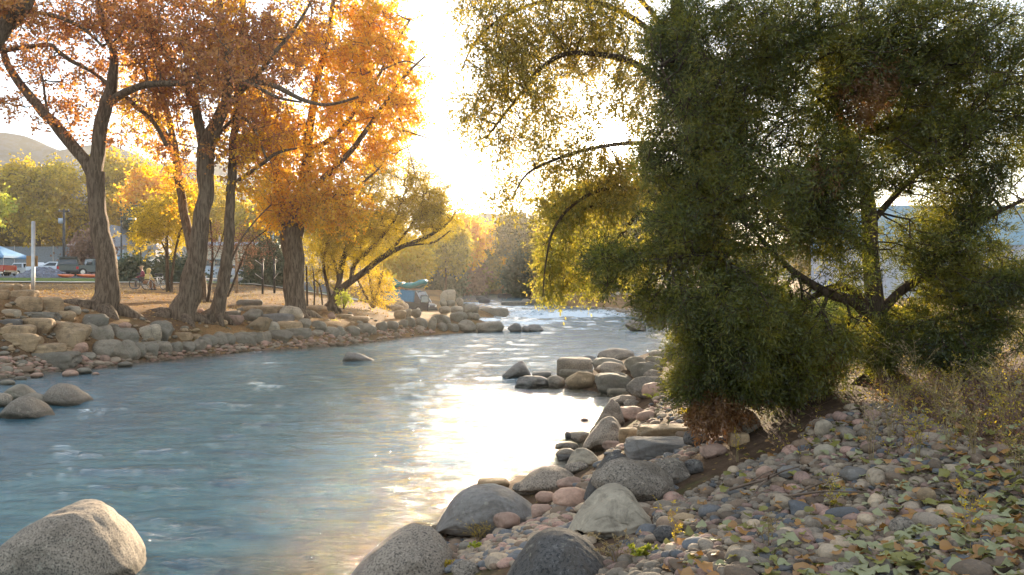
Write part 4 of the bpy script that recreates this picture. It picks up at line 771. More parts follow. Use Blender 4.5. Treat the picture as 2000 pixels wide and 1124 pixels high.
for a in [(870,480,45,45,100,'gold','golden tree leaning over the far left shore'),(800,510,40,30,85,'yellow','yellow tree above the raft'),(845,548,55,32,105,'slate','blue green thicket low on the far left shore'),(905,465,38,45,140,'orange','tall orange tree right of the golden leaning one'),
  (900,540,40,34,150,'mauve','brown thicket at the end of the river'),(955,480,36,42,170,'orange','orange tree under the distant hill'),(985,520,34,40,175,'slate','dull green tree above the little bridge'),(940,525,26,30,160,'olive','dark olive tree left of the bridge'),
  (1015,460,42,45,150,'olive','olive tree right of the distant hill'),(1035,535,45,42,128,'dark','dark thicket beside the bridge on the right'),(1085,500,50,55,120,'olive','olive tree behind the hanging elm branches'),(1150,480,60,60,115,'gold','golden tree on the far right bank'),
  (1120,545,60,30,100,'mauve','reddish brown bushes above the riprap'),(1220,545,70,40,95,'olive','olive bushes behind the left juniper branches'),(1255,432,85,100,108,'olive','tall olive tree behind the left juniper branches, enlarged to shade the water'),(1165,428,68,86,113,'gold','tall golden tree added behind the low elm branches to shade the water'),(1095,455,46,66,116,'gold','golden tree added at the left edge of the low elm branches to shade the water'),(1350,430,90,110,90,'olive','olive tree screened by the middle of the juniper')]:
    bt(*a, n=620 if a[0] in (1255, 1165, 1095) else 300, grp=G2)  # two trees added and one enlarged, dense enough to keep sun off the water
G3 = 'shrubs beyond the juniper'
bt(1480,600,80,60,30,'lime','sunlit yellow green bush behind the juniper, left one',260,30,name='bush',cat='bush',grp=G3)
bt(1640,610,60,50,24,'lime','sunlit yellow green bush behind the juniper trunk',220,30,name='bush',cat='bush',grp=G3)
bt(1780,640,60,40,22,'gold','golden bush right of the juniper trunk',160,30,name='bush',cat='bush',grp=G3)
bt(1720,480,90,80,60,'mauve','bare brown tree behind the juniper trunk',200,14,grp=G3)
bt(1600,470,90,90,70,'olive','olive tree behind the juniper crown',240,30,grp=G3)
# elm hanging over the river
D = 17
plant('elm_tree', 'elm with drooping olive branches hanging in front of the sun', 'tree',
 [[(1400,720,D,60),(1395,600,D,52),(1385,450,D,46),(1365,320,D,40),(1345,220,D,34),(1330,120,D,28),(1320,0,D,22),(1310,-100,D,16)],
  [(1350,240,D,18),(1300,170,D,15),(1240,125,D-.3,13),(1180,108,D-.5,11),(1110,105,D-.6,9),(1060,130,D-.6,8),(1020,180,D-.7,6),(985,225,D-.7,5),(950,270,D-.7,3)],
  [(1335,140,D,16),(1270,60,D,12),(1180,10,D,10),(1080,0,D,8),(990,30,D-.3,6),(930,80,D-.3,4),(900,140,D-.3,2)],
  [(1370,330,D,14),(1310,290,D,11),(1240,280,D,9),(1160,290,D-.5,8),(1090,310,D-.6,6),(1030,340,D-.6,4),(1000,390,D-.6,3)],
  [(1385,450,D,14),(1320,400,D+.4,10),(1250,370,D+.5,8),(1180,370,D+.3,7),(1120,400,D,6),(1080,450,D,5),(1065,520,D,3),(1060,580,D,2)], [(1325,100,D,12),(1250,0,D,9),(1150,-60,D,7),(1050,-80,D,5)]],
 [(1080,60,D-.4,150,80,1.7,330),(1190,40,D,110,90,1.6,260),(980,130,D-.4,80,70,1.2,170),(925,210,D-.5,48,55,.8,55),(1060,190,D-.5,110,60,1.3,170),(1000,270,D-.6,80,60,1,90),(1120,280,D-.4,110,60,1.3,140),(1000,370,D-.6,50,40,.7,30),(1090,340,D-.4,90,50,1.1,90),(1240,180,D,80,90,1.3,200),(960,30,D-.3,70,35,1,50),(1230,330,D,80,60,1.3,150),(940,-20,D,90,40,1,60),(1180,-100,D,180,80,1.8,200)],
 'elm', B_BRN, per=36, ll=.085, lw=.038, strand=.55, droop=.55, tw=.0035, holes=[(1196, 262, 26)], thin=.8)
plant('elm_tree', 'golden green elm branches trailing low over the far water', 'tree',
 [[(1440,700,19,44),(1420,600,19,36),(1380,520,19,28),(1320,450,19,20),(1250,410,19,14),(1180,400,19,10),(1110,420,19,7),(1070,470,19,4)], [(1250,410,19,9),(1220,450,19,7),(1180,500,19,5),(1160,550,19,2)], [(1320,450,19,10),(1290,400,19,7),(1240,360,19,4)]],
 [(1130,410,19,90,50,1.4,330),(1180,460,19,80,50,1.4,260),(1085,480,19,35,50,.8,110),(1070,545,19,18,35,.4,35),(1100,560,19,12,30,.4,22),(1200,380,19,80,40,1.3,160),(1250,480,19,60,70,1.3,150),(1150,540,19,40,30,.7,50)],
 'elmgold', B_BRN, per=34, ll=.09, lw=.042, strand=.5, droop=.7, tw=.0035)
# the big juniper
D = 8.8
plant('juniper_tree', 'huge dark green juniper leaning over the near right bank', 'tree',
 [[(1722,760,D,64),(1716,715,D,50),(1712,650,D,42),(1706,580,D,36),(1702,510,D,32),(1700,440,D,30),(1690,370,D,26),(1665,300,D,22),(1640,230,D,18),(1615,150,D,14),(1600,60,D,11),(1590,-60,D,8)],
  [(1710,640,D,26),(1670,592,D-.2,22),(1620,575,D-.4,19),(1570,545,D-.5,15),(1520,505,D-.6,12),(1470,450,D-.8,9),(1410,400,D-.9,6)],
  [(1706,600,D,20),(1650,560,D,16),(1590,580,D+.1,13),(1530,620,D,10),(1470,660,D-.3,8),(1410,720,D-.5,5),(1390,790,D-.6,3)],
  [(1702,500,D,16),(1640,450,D-.3,13),(1560,400,D-.6,11),(1480,330,D-.8,9),(1400,260,D-.9,7),(1330,200,D-.9,5),(1290,130,D-.9,3)],
  [(1715,620,D,20),(1760,570,D,18),(1820,530,D-.2,14),(1880,470,D-.2,11),(1940,420,D-.3,9),(2010,385,D-.3,7),(2070,350,D-.3,5)], [(1700,440,D,14),(1760,370,D,12),(1830,300,D,10),(1900,210,D,8),(1960,120,D,6)],
  [(1716,680,D,16),(1780,640,D-.2,12),(1850,620,D-.3,9),(1920,600,D-.4,6)], [(1530,480,D-.6,7),(1440,490,D-.7,6),(1340,500,D-.8,5),(1250,510,D-.8,4),(1190,505,D-.8,2)], [(1665,300,D,12),(1720,200,D,10),(1780,100,D,8),(1830,0,D,6)], [(1640,230,D,10),(1560,150,D-.4,8),(1480,60,D-.5,6),(1420,-20,D-.5,4)]],
 [(1320,90,D-.6,60,120,.7,260),(1360,290,D-.6,110,120,.8,560),(1275,300,D-.4,30,60,.5,60),(1315,450,D-.6,62,80,.7,260),(1205,505,D-.6,70,32,.4,130),(1185,545,D-.5,26,24,.3,26),(1275,590,D-.5,34,50,.4,90),(1370,570,D-.7,90,90,.8,420),(1400,690,D-.7,85,70,.7,360),(1470,610,D-.7,100,90,.8,460),
  (1450,160,D-.5,150,180,1.0,900),(1440,400,D-.6,140,120,.9,620),(1600,120,D-.3,170,150,1.1,900),(1590,350,D-.3,110,110,1.0,520),(1550,640,D-.5,85,80,.8,330),(1500,735,D-.5,100,36,.5,170),(1780,90,D-.2,200,120,1.1,800),(1900,190,D-.1,140,150,1.1,640),(1790,290,D-.1,150,110,1.0,560),
  (1930,350,D,80,70,.7,130),(1840,470,D-.1,110,70,.8,280),(1880,560,D-.2,110,70,.8,380),(1790,640,D-.2,90,45,.6,200),(1920,640,D-.2,75,40,.6,190),(1970,560,D-.2,40,50,.5,130),(1640,520,D-.3,70,60,.7,60),(2080,250,D,90,200,1,260),(1620,440,D-.4,80,60,.7,140),(1340,750,D-.6,35,40,.3,60),(1560,700,D-.4,90,50,.6,300),(1650,650,D-.3,60,60,.6,70),(1750,690,D-.5,70,40,.5,170),(1860,690,D-.5,80,36,.5,200),(1450,740,D-.7,50,40,.5,160),(1500,765,D-.3,60,22,.4,90),(1590,745,D-.3,60,22,.4,90),(1880,420,D,70,50,.7,130),(1650,-130,D-.2,260,150,1.1,420),(1600,-330,D-.1,160,130,.8,180)],  # low skirt lobes added to shade and cover the bright dirt
 'jun', B_BRN, per=60, ll=.060, lw=.0105, strand=.20, droop=.12, tw=.0028, mode='frond', twig_n=6, grow_k=0.4, clump=.28, cs=2.6, thin=1.25,
 extra=[('dead_sprays', [(1680,180,D-.7,45,60,.4,70),(1600,330,D-.8,30,40,.3,30),(1720,150,D-.6,30,50,.3,40),(1380,800,D-.7,38,40,.3,110),(1420,790,D-.6,55,40,.3,90),(1590,690,D-.5,60,40,.4,60)], 'dead', dict(per=48, ll=.045, lw=.012, strand=.16, droop=.9))])
# ------------------------------------------------------------ notable cobbles, twigs, weeds
for r in [(1274,1000,1308,1034,'n','c','round speckled tan cobble right of the pale veined boulder'),(1276,1026,1326,1066,'d','c','very dark cobble right of the pale veined boulder'),(1313,1003,1365,1026,'t','c','long cream cobble right of the round speckled one'),(1476,910,1512,938,'p','c','pale pink oval cobble high on the slope'),(1518,910,1565,936,'b','c','dark bluish oval cobble beside the pale pink one'),
 (1590,820,1627,857,'w','c','banded grey round cobble at the top of the cobble slope'),(1687,798,1719,825,'p','c','rough pink cobble at the top of the cobble slope'),(1590,868,1633,900,'w','c','pale rounded cobble below the banded one'),(1737,1010,1786,1052,'n','c','large round tan cobble beside the orange leaf'),(1622,1100,1700,1140,'n','c','grey domed cobble at the bottom edge under the orange leaf'),(1792,953,1829,982,'t','c','cream egg shaped cobble right of the slope middle'),(1640,912,1700,940,'b','c','blue slate cobble in the middle of the slope')]:
    rock(*r, None, name='cobble', cat='cobble', dep=0.8)
SK = paint('weathered_twig', (0.16, 0.11, 0.075), 0.9, 0.3)
def gp(px, py, up=0.0):
    d = ray(px, py, False); return np.array([X(px, d), d, float(zt(X(px, d), d))+up])
for pts, lab in [([(1424,975),(1460,966),(1492,958),(1530,942),(1562,936)], 'long thin bare twig lying on the cobbles'), ([(1518,936),(1500,952),(1485,975),(1472,998)], 'forked bare twig crossing the long thin one'), ([(1505,992),(1550,988),(1610,978),(1700,985)], 'dark bare twig half under the leaves')]:
    m = MB(); q = np.array([gp(x, y, 0.075+0.012*k) for k, (x, y) in enumerate(pts)]); m.tube(q, np.linspace(0.012, 0.005, len(q)), 6)
    q2 = np.array([q[1], q[1]+(q[2]-q[1])*0.6+np.array([0.05, 0.03, 0.05]), q[1]+(q[2]-q[1])*1.1+np.array([0.14, 0.08, 0.07])]); m.tube(q2, [0.007, 0.005, 0.002], 5)
    tag(m.build('twig', SK, smooth=True), lab, 'twig')
def weed(name, label, px, py, hgt, n, spread, leaf, per=14, ll=0.02, lw=0.008, sr=0.0022, br=3, seed=0, group=None, cat='weed', lean=0.0, blade=False, sink=0.0):
    g = np.random.default_rng(seed+int(px)); b = gp(px, py)+np.array([0, 0, -sink]); root = empty(name, b, 0, label, cat, group); m = MB(); lm = MB()
    A, B, ra = [], [], []
    for k in range(n):
        th = g.uniform(0, 6.28); h = hgt*g.uniform(0.6, 1.1); sp = spread*g.uniform(0.2, 1.1); e = np.array([math.cos(th)*sp+lean*h, math.sin(th)*sp, h]); t = np.linspace(0, 1, 7)[:, None]
        c = np.array([math.cos(th), math.sin(th), 0])*0.03*g.random()+e*t*np.array([1, 1, 0])*t+np.array([0, 0, 1])*h*(t*1.25-0.25*t*t*(1+sp/hgt)); c[:, :2] += g.normal(size=(7, 2))*0.006*t
        if blade:
            lm.leaves(c[:-1], np.diff(c, axis=0), np.linalg.norm(np.diff(c, axis=0), axis=1)*1.3, lw); continue
        A += list(c[:-1]); B += list(c[1:]); ra += [sr*(1-0.1*i) for i in range(6)]
        for j in range(br):
            i = g.integers(2, 6); d = (c[i]-c[i-1])/np.linalg.norm(c[i]-c[i-1])+g.normal(size=3)*0.7; d[2] = abs(d[2])*0.7+0.1; d /= np.linalg.norm(d); L = h*g.uniform(.12, .32); e2 = c[i]+d*L
            A.append(c[i]); B.append(e2); ra.append(sr*0.55); q = per//br+1; tt = g.random((q, 1)); lm.leaves(c[i]*(1-tt)+e2*tt, d+g.normal(size=(q, 3))*0.8, ll*g.uniform(.6, 1.3, q), lw)
    if A: m.segs(np.array(A), np.array(B), np.array(ra), np.array(ra)*0.8, 4); m.build('stem', LF['straw'] if leaf != 'rust' else SK, root)
    if lm.n: lm.build('foliage', LF[leaf], root)
    return root
weed('dry_weed', 'golden dry weed spreading between the blue grey boulder and the fine pebbles', 935, 1058, .26, 26, .26, 'yellow', 12, .012, .005, .0016, 4)
weed('weed', 'small fresh green weed right of the golden dry weed', 925, 1085, .07, 8, .06, 'lime', 30, .025, .016)
weed('weed', 'rusty orange weed in front of the knobbly sunlit rock', 838, 1106, .13, 7, .06, 'gold', 60, .018, .010, .0016, 6)
weed('weed', 'second rusty orange weed at the bottom edge by the ridged brown stone', 868, 1122, .10, 6, .06, 'gold', 50, .018, .010, .0016, 6, seed=4)
weed('grass_tuft', 'bright green grass tuft left of two by the pinkish stone', 1276, 783, .16, 40, .22, 'lime', blade=True, lw=.012, cat='grass tuft')
weed('grass_tuft', 'bright green grass tuft right of two near the juniper', 1313, 778, .15, 40, .22, 'lime', blade=True, lw=.012, cat='grass tuft', seed=2)
weed('weed', 'low green weed under the hanging juniper twigs', 1345, 822, .2, 16, .25, 'gold', 50, .03, .012)
weed('weed', 'yellow green seedling at the bottom edge left of the cobbles', 1255, 1105, .10, 9, .1, 'lime', 26, .028, .02)
wl_ = [(1205,1110,.25,9,.2,'tangle of thin stems on the dark granite boulder'),(1440,905,.36,3,.05,'single yellow leafed stalk in front of the dirt slope'),(1320,1085,.30,4,.10,'thin curved stalk left of the leaf covered cobbles'),(1700,905,.55,7,.2,'tall straw coloured weed in the middle of the cobble slope'),(1740,860,.55,8,.25,'branching dry weed above the round tan cobble'),
 (1795,900,.5,7,.2,'dry weed right of the branching one'),(1850,880,.5,9,.25,'bushy dry weed behind the pale green leaves'),(1905,900,.45,8,.2,'straw weed near the right edge, lower one'),(1960,860,.5,9,.25,'straw weed near the right edge, upper one'),(1895,1090,.36,3,.05,'upright stalk with yellow tips in the near right corner'),
 (1720,770,.75,6,.35,'tall forked stalks leaning across the juniper trunk'),(1660,790,.7,5,.3,'tall stalks left of the juniper trunk'),(1790,770,.65,7,.3,'tall stalks right of the juniper trunk'),(1600,790,.4,7,.3,'low dry weed on the dirt slope top'),(1860,790,.5,9,.3,'dry weed on the mound right of the juniper'),(1930,780,.5,9,.3,'dry weed on the mound nearest the right edge'),(1830,830,.45,9,.3,'dense dry weed in the hollow below the mound'),(1760,810,.4,8,.25,'grey brown weed below the tall stalks'),(1985,820,.5,9,.3,'dry weed cut by the right edge of the photo'),(1990,930,.4,7,.2,'straw tuft low at the right edge'),(1620,1000,.28,4,.12,'thin stalk among the cobbles beside the dark twig'),(1500,1080,.2,4,.1,'little stalk at the lower middle of the cobbles')]
for i, (px, py, h, n, s, lab) in enumerate(wl_): weed('dry_weed', lab, px, py, h, n, s, ['straw', 'olive', 'gold'][i % 3] if 'yellow' not in lab else 'yellow', 26, .018, .008, .0022, 5, seed=i, group='dry weeds of the near right slope')
m = MB(); g = np.random.default_rng(5); pts = []
while len(pts) < 560:
    px, py = g.uniform(1540, 2080), g.uniform(655, 900)
    if py > 700+(px-1540)*0.42 and g.random() > .12: continue
    d = ray(px, py, False)
    if d and d < 30: pts.append((X(px, d), d, float(zt(X(px, d), d))))
pts = np.array(pts); st, en = [], []
for k in range(4):
    e = pts+np.c_[g.normal(size=(len(pts), 2))*0.14, g.uniform(.05, .28, len(pts))]; st.append(pts); en.append(e); t = g.random((len(pts), 7, 1)); q = (pts[:, None]*(1-t)+e[:, None]*t).reshape(-1, 3); m.leaves(q, g.normal(size=q.shape), g.uniform(.012, .035, len(q)), .011, 1+k % 2)
m.segs(np.concatenate(st), np.concatenate(en), .0018, .001, 3, 0)
tag(m.build('undergrowth', [LF['mauve'], LF['mauve'], LF['gold']]), 'dry brown undergrowth covering the mound below the juniper', 'undergrowth', kind='stuff')
m = MB(); N = 1500; px = g.uniform(150, 760, N); dd = g.uniform(29, 46, N); xx = X(px, dd); k = sdist(xx, dd) > 3; xx, dd = xx[k], dd[k]; b = np.stack([xx, dd, zt(xx, dd)], -1); b = b[fbm(b*0.5, 2, 3) > 0.1]
for k in range(3): m.leaves(b+g.normal(size=b.shape)*.06, g.normal(size=b.shape)*.5+np.array([0, 0, 1.]), g.uniform(.08, .28, len(b)), .02, k % 2)
tag(m.build('dry_grass', [LF['straw'], LF['olive']]), 'thin dry grass under the bank trees', 'grass', kind='stuff')
# ------------------------------------------------------------ park furniture
def gy(px, d): return float(zf(X(px, d), d, False))
PW = paint('galvanised_steel', (0.5, 0.48, 0.44), 0.35, 0.1, 0.6); PD = paint('dark_iron', (0.03, 0.032, 0.035), 0.5, 0.2); WD = paint('weathered_wood', (0.32, 0.24, 0.16), 0.8, 0.25); PB = paint('blue_grey_paint', (0.35, 0.42, 0.48), 0.5)
GLS = paint('car_glass', (0.02, 0.03, 0.035), 0.05, 0.0, 0, 0.8); RUB = paint('tyre_rubber', (0.02, 0.02, 0.02), 0.85); CHR = paint('chrome', (0.6, 0.6, 0.6), 0.2, 0, 1.0); BLK = paint('black_trim', (0.02, 0.02, 0.022), 0.5)
REDL = paint('red_lens', (0.5, 0.02, 0.02), 0.3); WHT = paint('white_lens', (0.8, 0.8, 0.75), 0.2)
d = 28.2; b = P(64, 576, d); r = empty('metal_post', b, 0, 'pale steel post with a small wooden board standing on the top wall at far left', 'post')
m = MB(); m.tube([(0, 0, -.1), (0.01, 0, .5), (0.02, 0, 2.55)], [.062, .062, .06], 14); m.build('post', PW, r, True)
m = MB(); m.box((-.09, -.08, 0), (.09, .08, .06)); m.tube([(0.02, 0, 2.55), (0.02, 0, 2.6)], [.066, .05], 14); m.build('collar', PW, r)
m = MB(); m.box((-.28, .08, 1.0), (.12, .11, 1.38)); m.build('board', paint('board_wood', (.42, .24, .10), .7), r)
def pole(name, label, cat, px, d, top, w, mat, parts=None, base=None):
    z0 = gy(px, d) if base is None else Z(base, d); h = Z(top, d)-z0; r = empty(name, (X(px, d), d, z0), 0, label, cat); m = MB(); m.tube([(0, 0, -.2), (0, 0, h*.5), (0, 0, h)], [w/2, w/2, w*.4], 10); m.build('pole', mat, r, True)
    if parts: parts(r, h)
    return r
def up(r, h):
    m = MB(); m.box((-.55, -.06, h-.25), (.55, .06, h-.13)); m.build('crossarm', PD, r)
    m = MB(); m.tube([(-.26, -.1, h-1.4), (-.26, -.1, h-.9)], .22, 14); m.build('transformer', PB, r, True)
    m = MB(); [m.tube([(x, 0, h-.13), (x, 0, h+.02)], .04, 6) for x in (-.45, 0, .45)]; m.build('insulator', PW, r)
pole('utility_pole', 'dark utility pole with a pale blue transformer behind the gravel pile', 'utility pole', 125, 78, 409, .26, PD, up)
def lp(s):
    def f(r, h):
        m = MB(); m.tube([(0, 0, h-.1), (s*.35, 0, h+.25), (s*.9, 0, h+.2)], .04, 8); m.build('arm', PD, r, True); m = MB(); m.box((s*.9-.28, -.12, h+.12), (s*.9+.28, .12, h+.24)); m.build('lamp_head', PB, r)
    return f
pole('street_lamp', 'dark street lamp with curved arm right of the forked trunk', 'street lamp', 237, 66, 432, .15, PD, lp(1))
pole('street_lamp', 'pale blue grey street lamp left of the thick trunk', 'street lamp', 533, 82, 414, .2, PB, lp(-1))
pole('street_lamp', 'far thin pale street lamp above the van', 'street lamp', 788, 96, 515, .13, PW, lp(-1))
pole('wooden_post', 'tall pale wooden post right of the slender trunk', 'post', 462, 47, 476, .19, WD, base=577)
pole('wooden_post', 'short pale wooden post right of the thick trunk', 'post', 620, 47, 534, .15, WD, base=571)
def rods(k):
    def f(r, h):
        for z in (h*.38, h*.82):
            m = MB(); m.tube([(0, -.08, z), (-.42*k, -.1, z+.3)], .018, 6); m.build('rod', PW, r)
        m = MB(); m.box((-.09, -.09, h-.04), (.09, .09, h+.03)); m.build('cap', PD, r)
    return f
pole('exercise_post', 'dark post with two slanting pale rods, left of a pair', 'post', 513, 48, 507, .14, BLK, rods(1), base=568)
pole('exercise_post', 'dark post with two slanting pale rods, right of a pair', 'post', 536, 49, 507, .14, BLK, rods(-.6), base=567)
m = MB(); q = np.linspace(0, 1, 40); m.tube(np.stack([X(500, 60)+q*(X(1500, 60)-X(500, 60)), 60+q*2, Z(168, 60)+q*(Z(50, 62)-Z(168, 60))-1.4*4*q*(1-q)*.3], -1), .014, 4); tag(m.build('power_line', BLK), 'thin power line crossing the sky between the cottonwood and the elm', 'cable')
# ------------------------------------------------------------ buildings and fence
def bld(name, label, px0, px1, d, top, mats, gh=None, depth=9, cat='building', base=None):
    x0, x1 = X(px0, d), X(px1, d); z0 = (gy((px0+px1)/2, d) if base is None else base)-.4; z1 = Z(top, d); r = empty(name, ((x0+x1)/2, d, z0), 0, label, cat); return r, (x1-x0)/2, z1-z0
CRM = paint('cream_wall', (.50, .47, .36), .85); ROOFB = paint('pale_blue_roof_edge', (.42, .52, .60), .5); DWN = paint('dark_window', (.02, .03, .04), .1, 0, 0, .6); SHG = paint('mottled_shingles', (.36, .27, .24), .9, .4); STC = paint('pale_blue_wall', (.45, .52, .58), .8)
r, w, h = bld('flat_roofed_building', 'low cream building with pale blue roof edge behind the slender trunk', 383, 515, 88, 480, None)
m = MB(); m.box((-w, 0, 0), (w, 10, h)); m.build('wall', CRM, r); m = MB(); m.box((-w-.4, -.5, h), (w+.4, 10.4, h+.38)); m.build('roof', ROOFB, r)
for a, z, ww, hh in [(-.85, 1.9, 1.1, .7), (-.45, 1.9, 1.1, .7), (.3, 1.9, 1.1, .7), (.65, 1.9, 1.1, .7)]:
    f = MB(); f.box((w*a, -.05, z), (w*a+ww, -.003, z+hh)); fo = f.build('window', DWN, r)
    f = MB(); f.box((w*a-.06, -.08, z-.08), (w*a+ww+.06, -.052, z)); f.box((w*a-.06, -.08, z+hh), (w*a+ww+.06, -.052, z+hh+.06)); f.build('frame', PB, fo)
m = MB(); m.box((-w*.95, -.06, .4), (-w*.95+2.0, -.004, 1.8)); m.build('door', STC, r); m = MB(); m.tube([(-w*.6, 3, h), (-w*.6, 3, h+1.3)], .12, 8); m.tube([(-w*.4, 3, h), (-w*.4, 3, h+1.0)], .1, 8); m.build('vent_pipe', PW, r)
def house(label, px0, px1, d, eave, ridge, wall, roof, ridge_along=True):
    r, w, h = bld('house', label, px0, px1, d, eave, None, cat='house'); rh = Z(ridge, d)-Z(eave, d); m = MB(); m.box((-w, 0, 0), (w, 8, h)); m.build('wall', wall, r)
    m = MB()
    if ridge_along: v = [(-w-.4, -.5, h), (w+.4, -.5, h), (w+.4, 8.5, h), (-w-.4, 8.5, h), (-w-.4, 4, h+rh), (w+.4, 4, h+rh)]; m.add(v, [[0, 1, 5, 4], [2, 3, 4, 5]]); m.add(v, [[0, 4, 3], [1, 2, 5]])
    else: v = [(-w-.4, -.5, h), (0, -.5, h+rh), (w+.4, -.5, h), (-w-.4, 8.5, h), (0, 8.5, h+rh), (w+.4, 8.5, h)]; m.add(v, [[0, 1, 4, 3], [1, 2, 5, 4]]); m.add(v, [[0, 2, 1], [3, 4, 5]])
    m.build('roof', roof, r)
    for a in (-.5, .3):
        f = MB(); f.box((w*a-.4, -.05, h*.45), (w*a+.4, -.004, h*.45+1.2)); fo = f.build('window', DWN, r); f = MB(); f.box((w*a-.46, -.08, h*.45-.07), (w*a+.46, -.052, h*.45)); f.box((w*a-.03, -.08, h*.45), (w*a+.03, -.052, h*.45+1.2)); f.build('frame', WHT, fo)
    return r
house('small house with mottled pinkish roof left of the forked trunk', 136, 192, 105, 480, 462, paint('mauve_wall', (.3, .22, .2), .9), SHG)
house('tall pale blue house right behind the forked trunk', 200, 242, 92, 482, 440, STC, paint('grey_shingles', (.3, .31, .34), .9), False)
house('distant pale house hidden among golden trees above the flat roof', 262, 300, 150, 410, 392, paint('pale_wall', (.6, .6, .62), .9), paint('pale_roof', (.5, .52, .56), .9))
r, w, h = bld('metal_building', 'large pale blue ribbed metal building seen through the right side of the juniper', 1730, 2300, 48, 402, None, base=1.6)
m = MB(); m.box((-w, 0, 0), (w, 12, h*.62)); [m.box((-w+i*.6, -.045, 0), (-w+i*.6+.08, -.002, h*.62)) for i in range(int(w*2/.6))]; m.build('wall', paint('blue_metal_wall', (.40, .44, .52), .6), r)
m = MB(); m.box((-w-.1, -.12, h*.62), (w+.1, 12, h)); [m.box((-w+i*1.2, -.15, h*.62+.02), (-w+i*1.2+.05, -.122, h-.02)) for i in range(int(w*2/1.2))]; m.build('fascia', paint('blue_fascia', (.25, .42, .55), .5), r)
d = 114; x0, x1 = X(-160, d), X(142, d); z0 = gy(60, d); r = empty('screened_fence', ((x0+x1)/2, d, z0), 0, 'long blue grey screened fence behind the parked cars', 'fence'); w = (x1-x0)/2; h = Z(482, d)-z0
m = MB(); m.box((-w, 0, 0.05), (w, .03, h)); m.build('screen', paint('fence_screen', (.20, .24, .27), .9, .15), r)
for i in range(9): m = MB(); m.tube([(-w+i*w/4, -.06, -.2), (-w+i*w/4, -.06, h+.15)], .05, 6); m.build('post', PW, r)
d = 92; r = empty('canopy_tent', (X(-8, d), d, gy(0, d)), 0, 'blue peaked canopy tent at the left edge of the photo', 'tent'); z1 = Z(501, d)-gy(0, d); z2 = Z(478, d)-gy(0, d)
m = MB(); a = 2.5; v = [(-a, -a, z1), (a, -a, z1), (a, a, z1), (-a, a, z1), (0, 0, z2), (-a, -a, z1-.25), (a, -a, z1-.25), (a, a, z1-.25), (-a, a, z1-.25)]; m.add(v, [[0, 1, 4], [1, 2, 4], [2, 3, 4], [3, 0, 4]]); m.add(v, [[0, 5, 6, 1], [1, 6, 7, 2], [2, 7, 8, 3], [3, 8, 5, 0]]); m.build('canopy', paint('tent_blue', (.16, .34, .55), .7), r)
for sx in (-1, 1):
    for sy in (-1, 1): m = MB(); m.tube([(sx*2.4, sy*2.4, 0), (sx*2.4, sy*2.4, z1-.02)], .04, 6); m.build('leg', PW, r)
d = 168; r = empty('bridge', (X(968, d), d, 1.1), 0, 'low concrete road bridge where the river disappears between the trees', 'bridge'); CON = paint('aged_concrete', (.30, .27, .23), .9)
m = MB(); m.box((-6.5, 0, 2.6), (6.5, 7, 3.1)); m.box((-6.5, -.15, 3.1), (6.5, .1, 3.35)); m.build('deck', CON, r)
for x in (-5.6, 2.6, 5.8): m = MB(); m.box((x-.35, .2, -1.5), (x+.35, 6.8, 2.6)); m.build('pier', CON, r)
m = MB(); [m.box((-6.5+i*.9, -.1, 3.35), (-6.42+i*.9, 0, 4.0)) for i in range(15)]; m.box((-6.5, -.1, 4.0), (6.5, 0, 4.08)); m.build('railing', PD, r)
# gravel pile
d = 71; m = MB(); n = 70; gx = np.linspace(-1, 1, n); A, Bq = np.meshgrid(gx, gx); rr2 = np.hypot(A*1.0, Bq); hh = np.maximum(0, 1-rr2)**.9*1.1*(1+.22*fbm(np.stack([A*3, Bq*3, A*0], -1), 3, 3))+.12*fbm(np.stack([A*9, Bq*9, A*0], -1), 3, 4)*(rr2 < .95); hh = np.where(rr2 > 1, -.3, hh)
i = np.arange(n-1)[:, None]*n+np.arange(n-1)[None]; m.add(np.stack([A*2.6, Bq*2.2, hh], -1), np.stack([i, i+1, i+n+1, i+n], -1).reshape(-1, 4))
tag(m.build('gravel_pile', rockmat('blue_grey_gravel', (.22, .24, .30), (.06, .07, .10), .9, 9, .08), smooth=True, loc=(X(86, d), d, gy(86, d)-.02)), 'heap of blue grey gravel in front of the white cars', 'gravel pile')
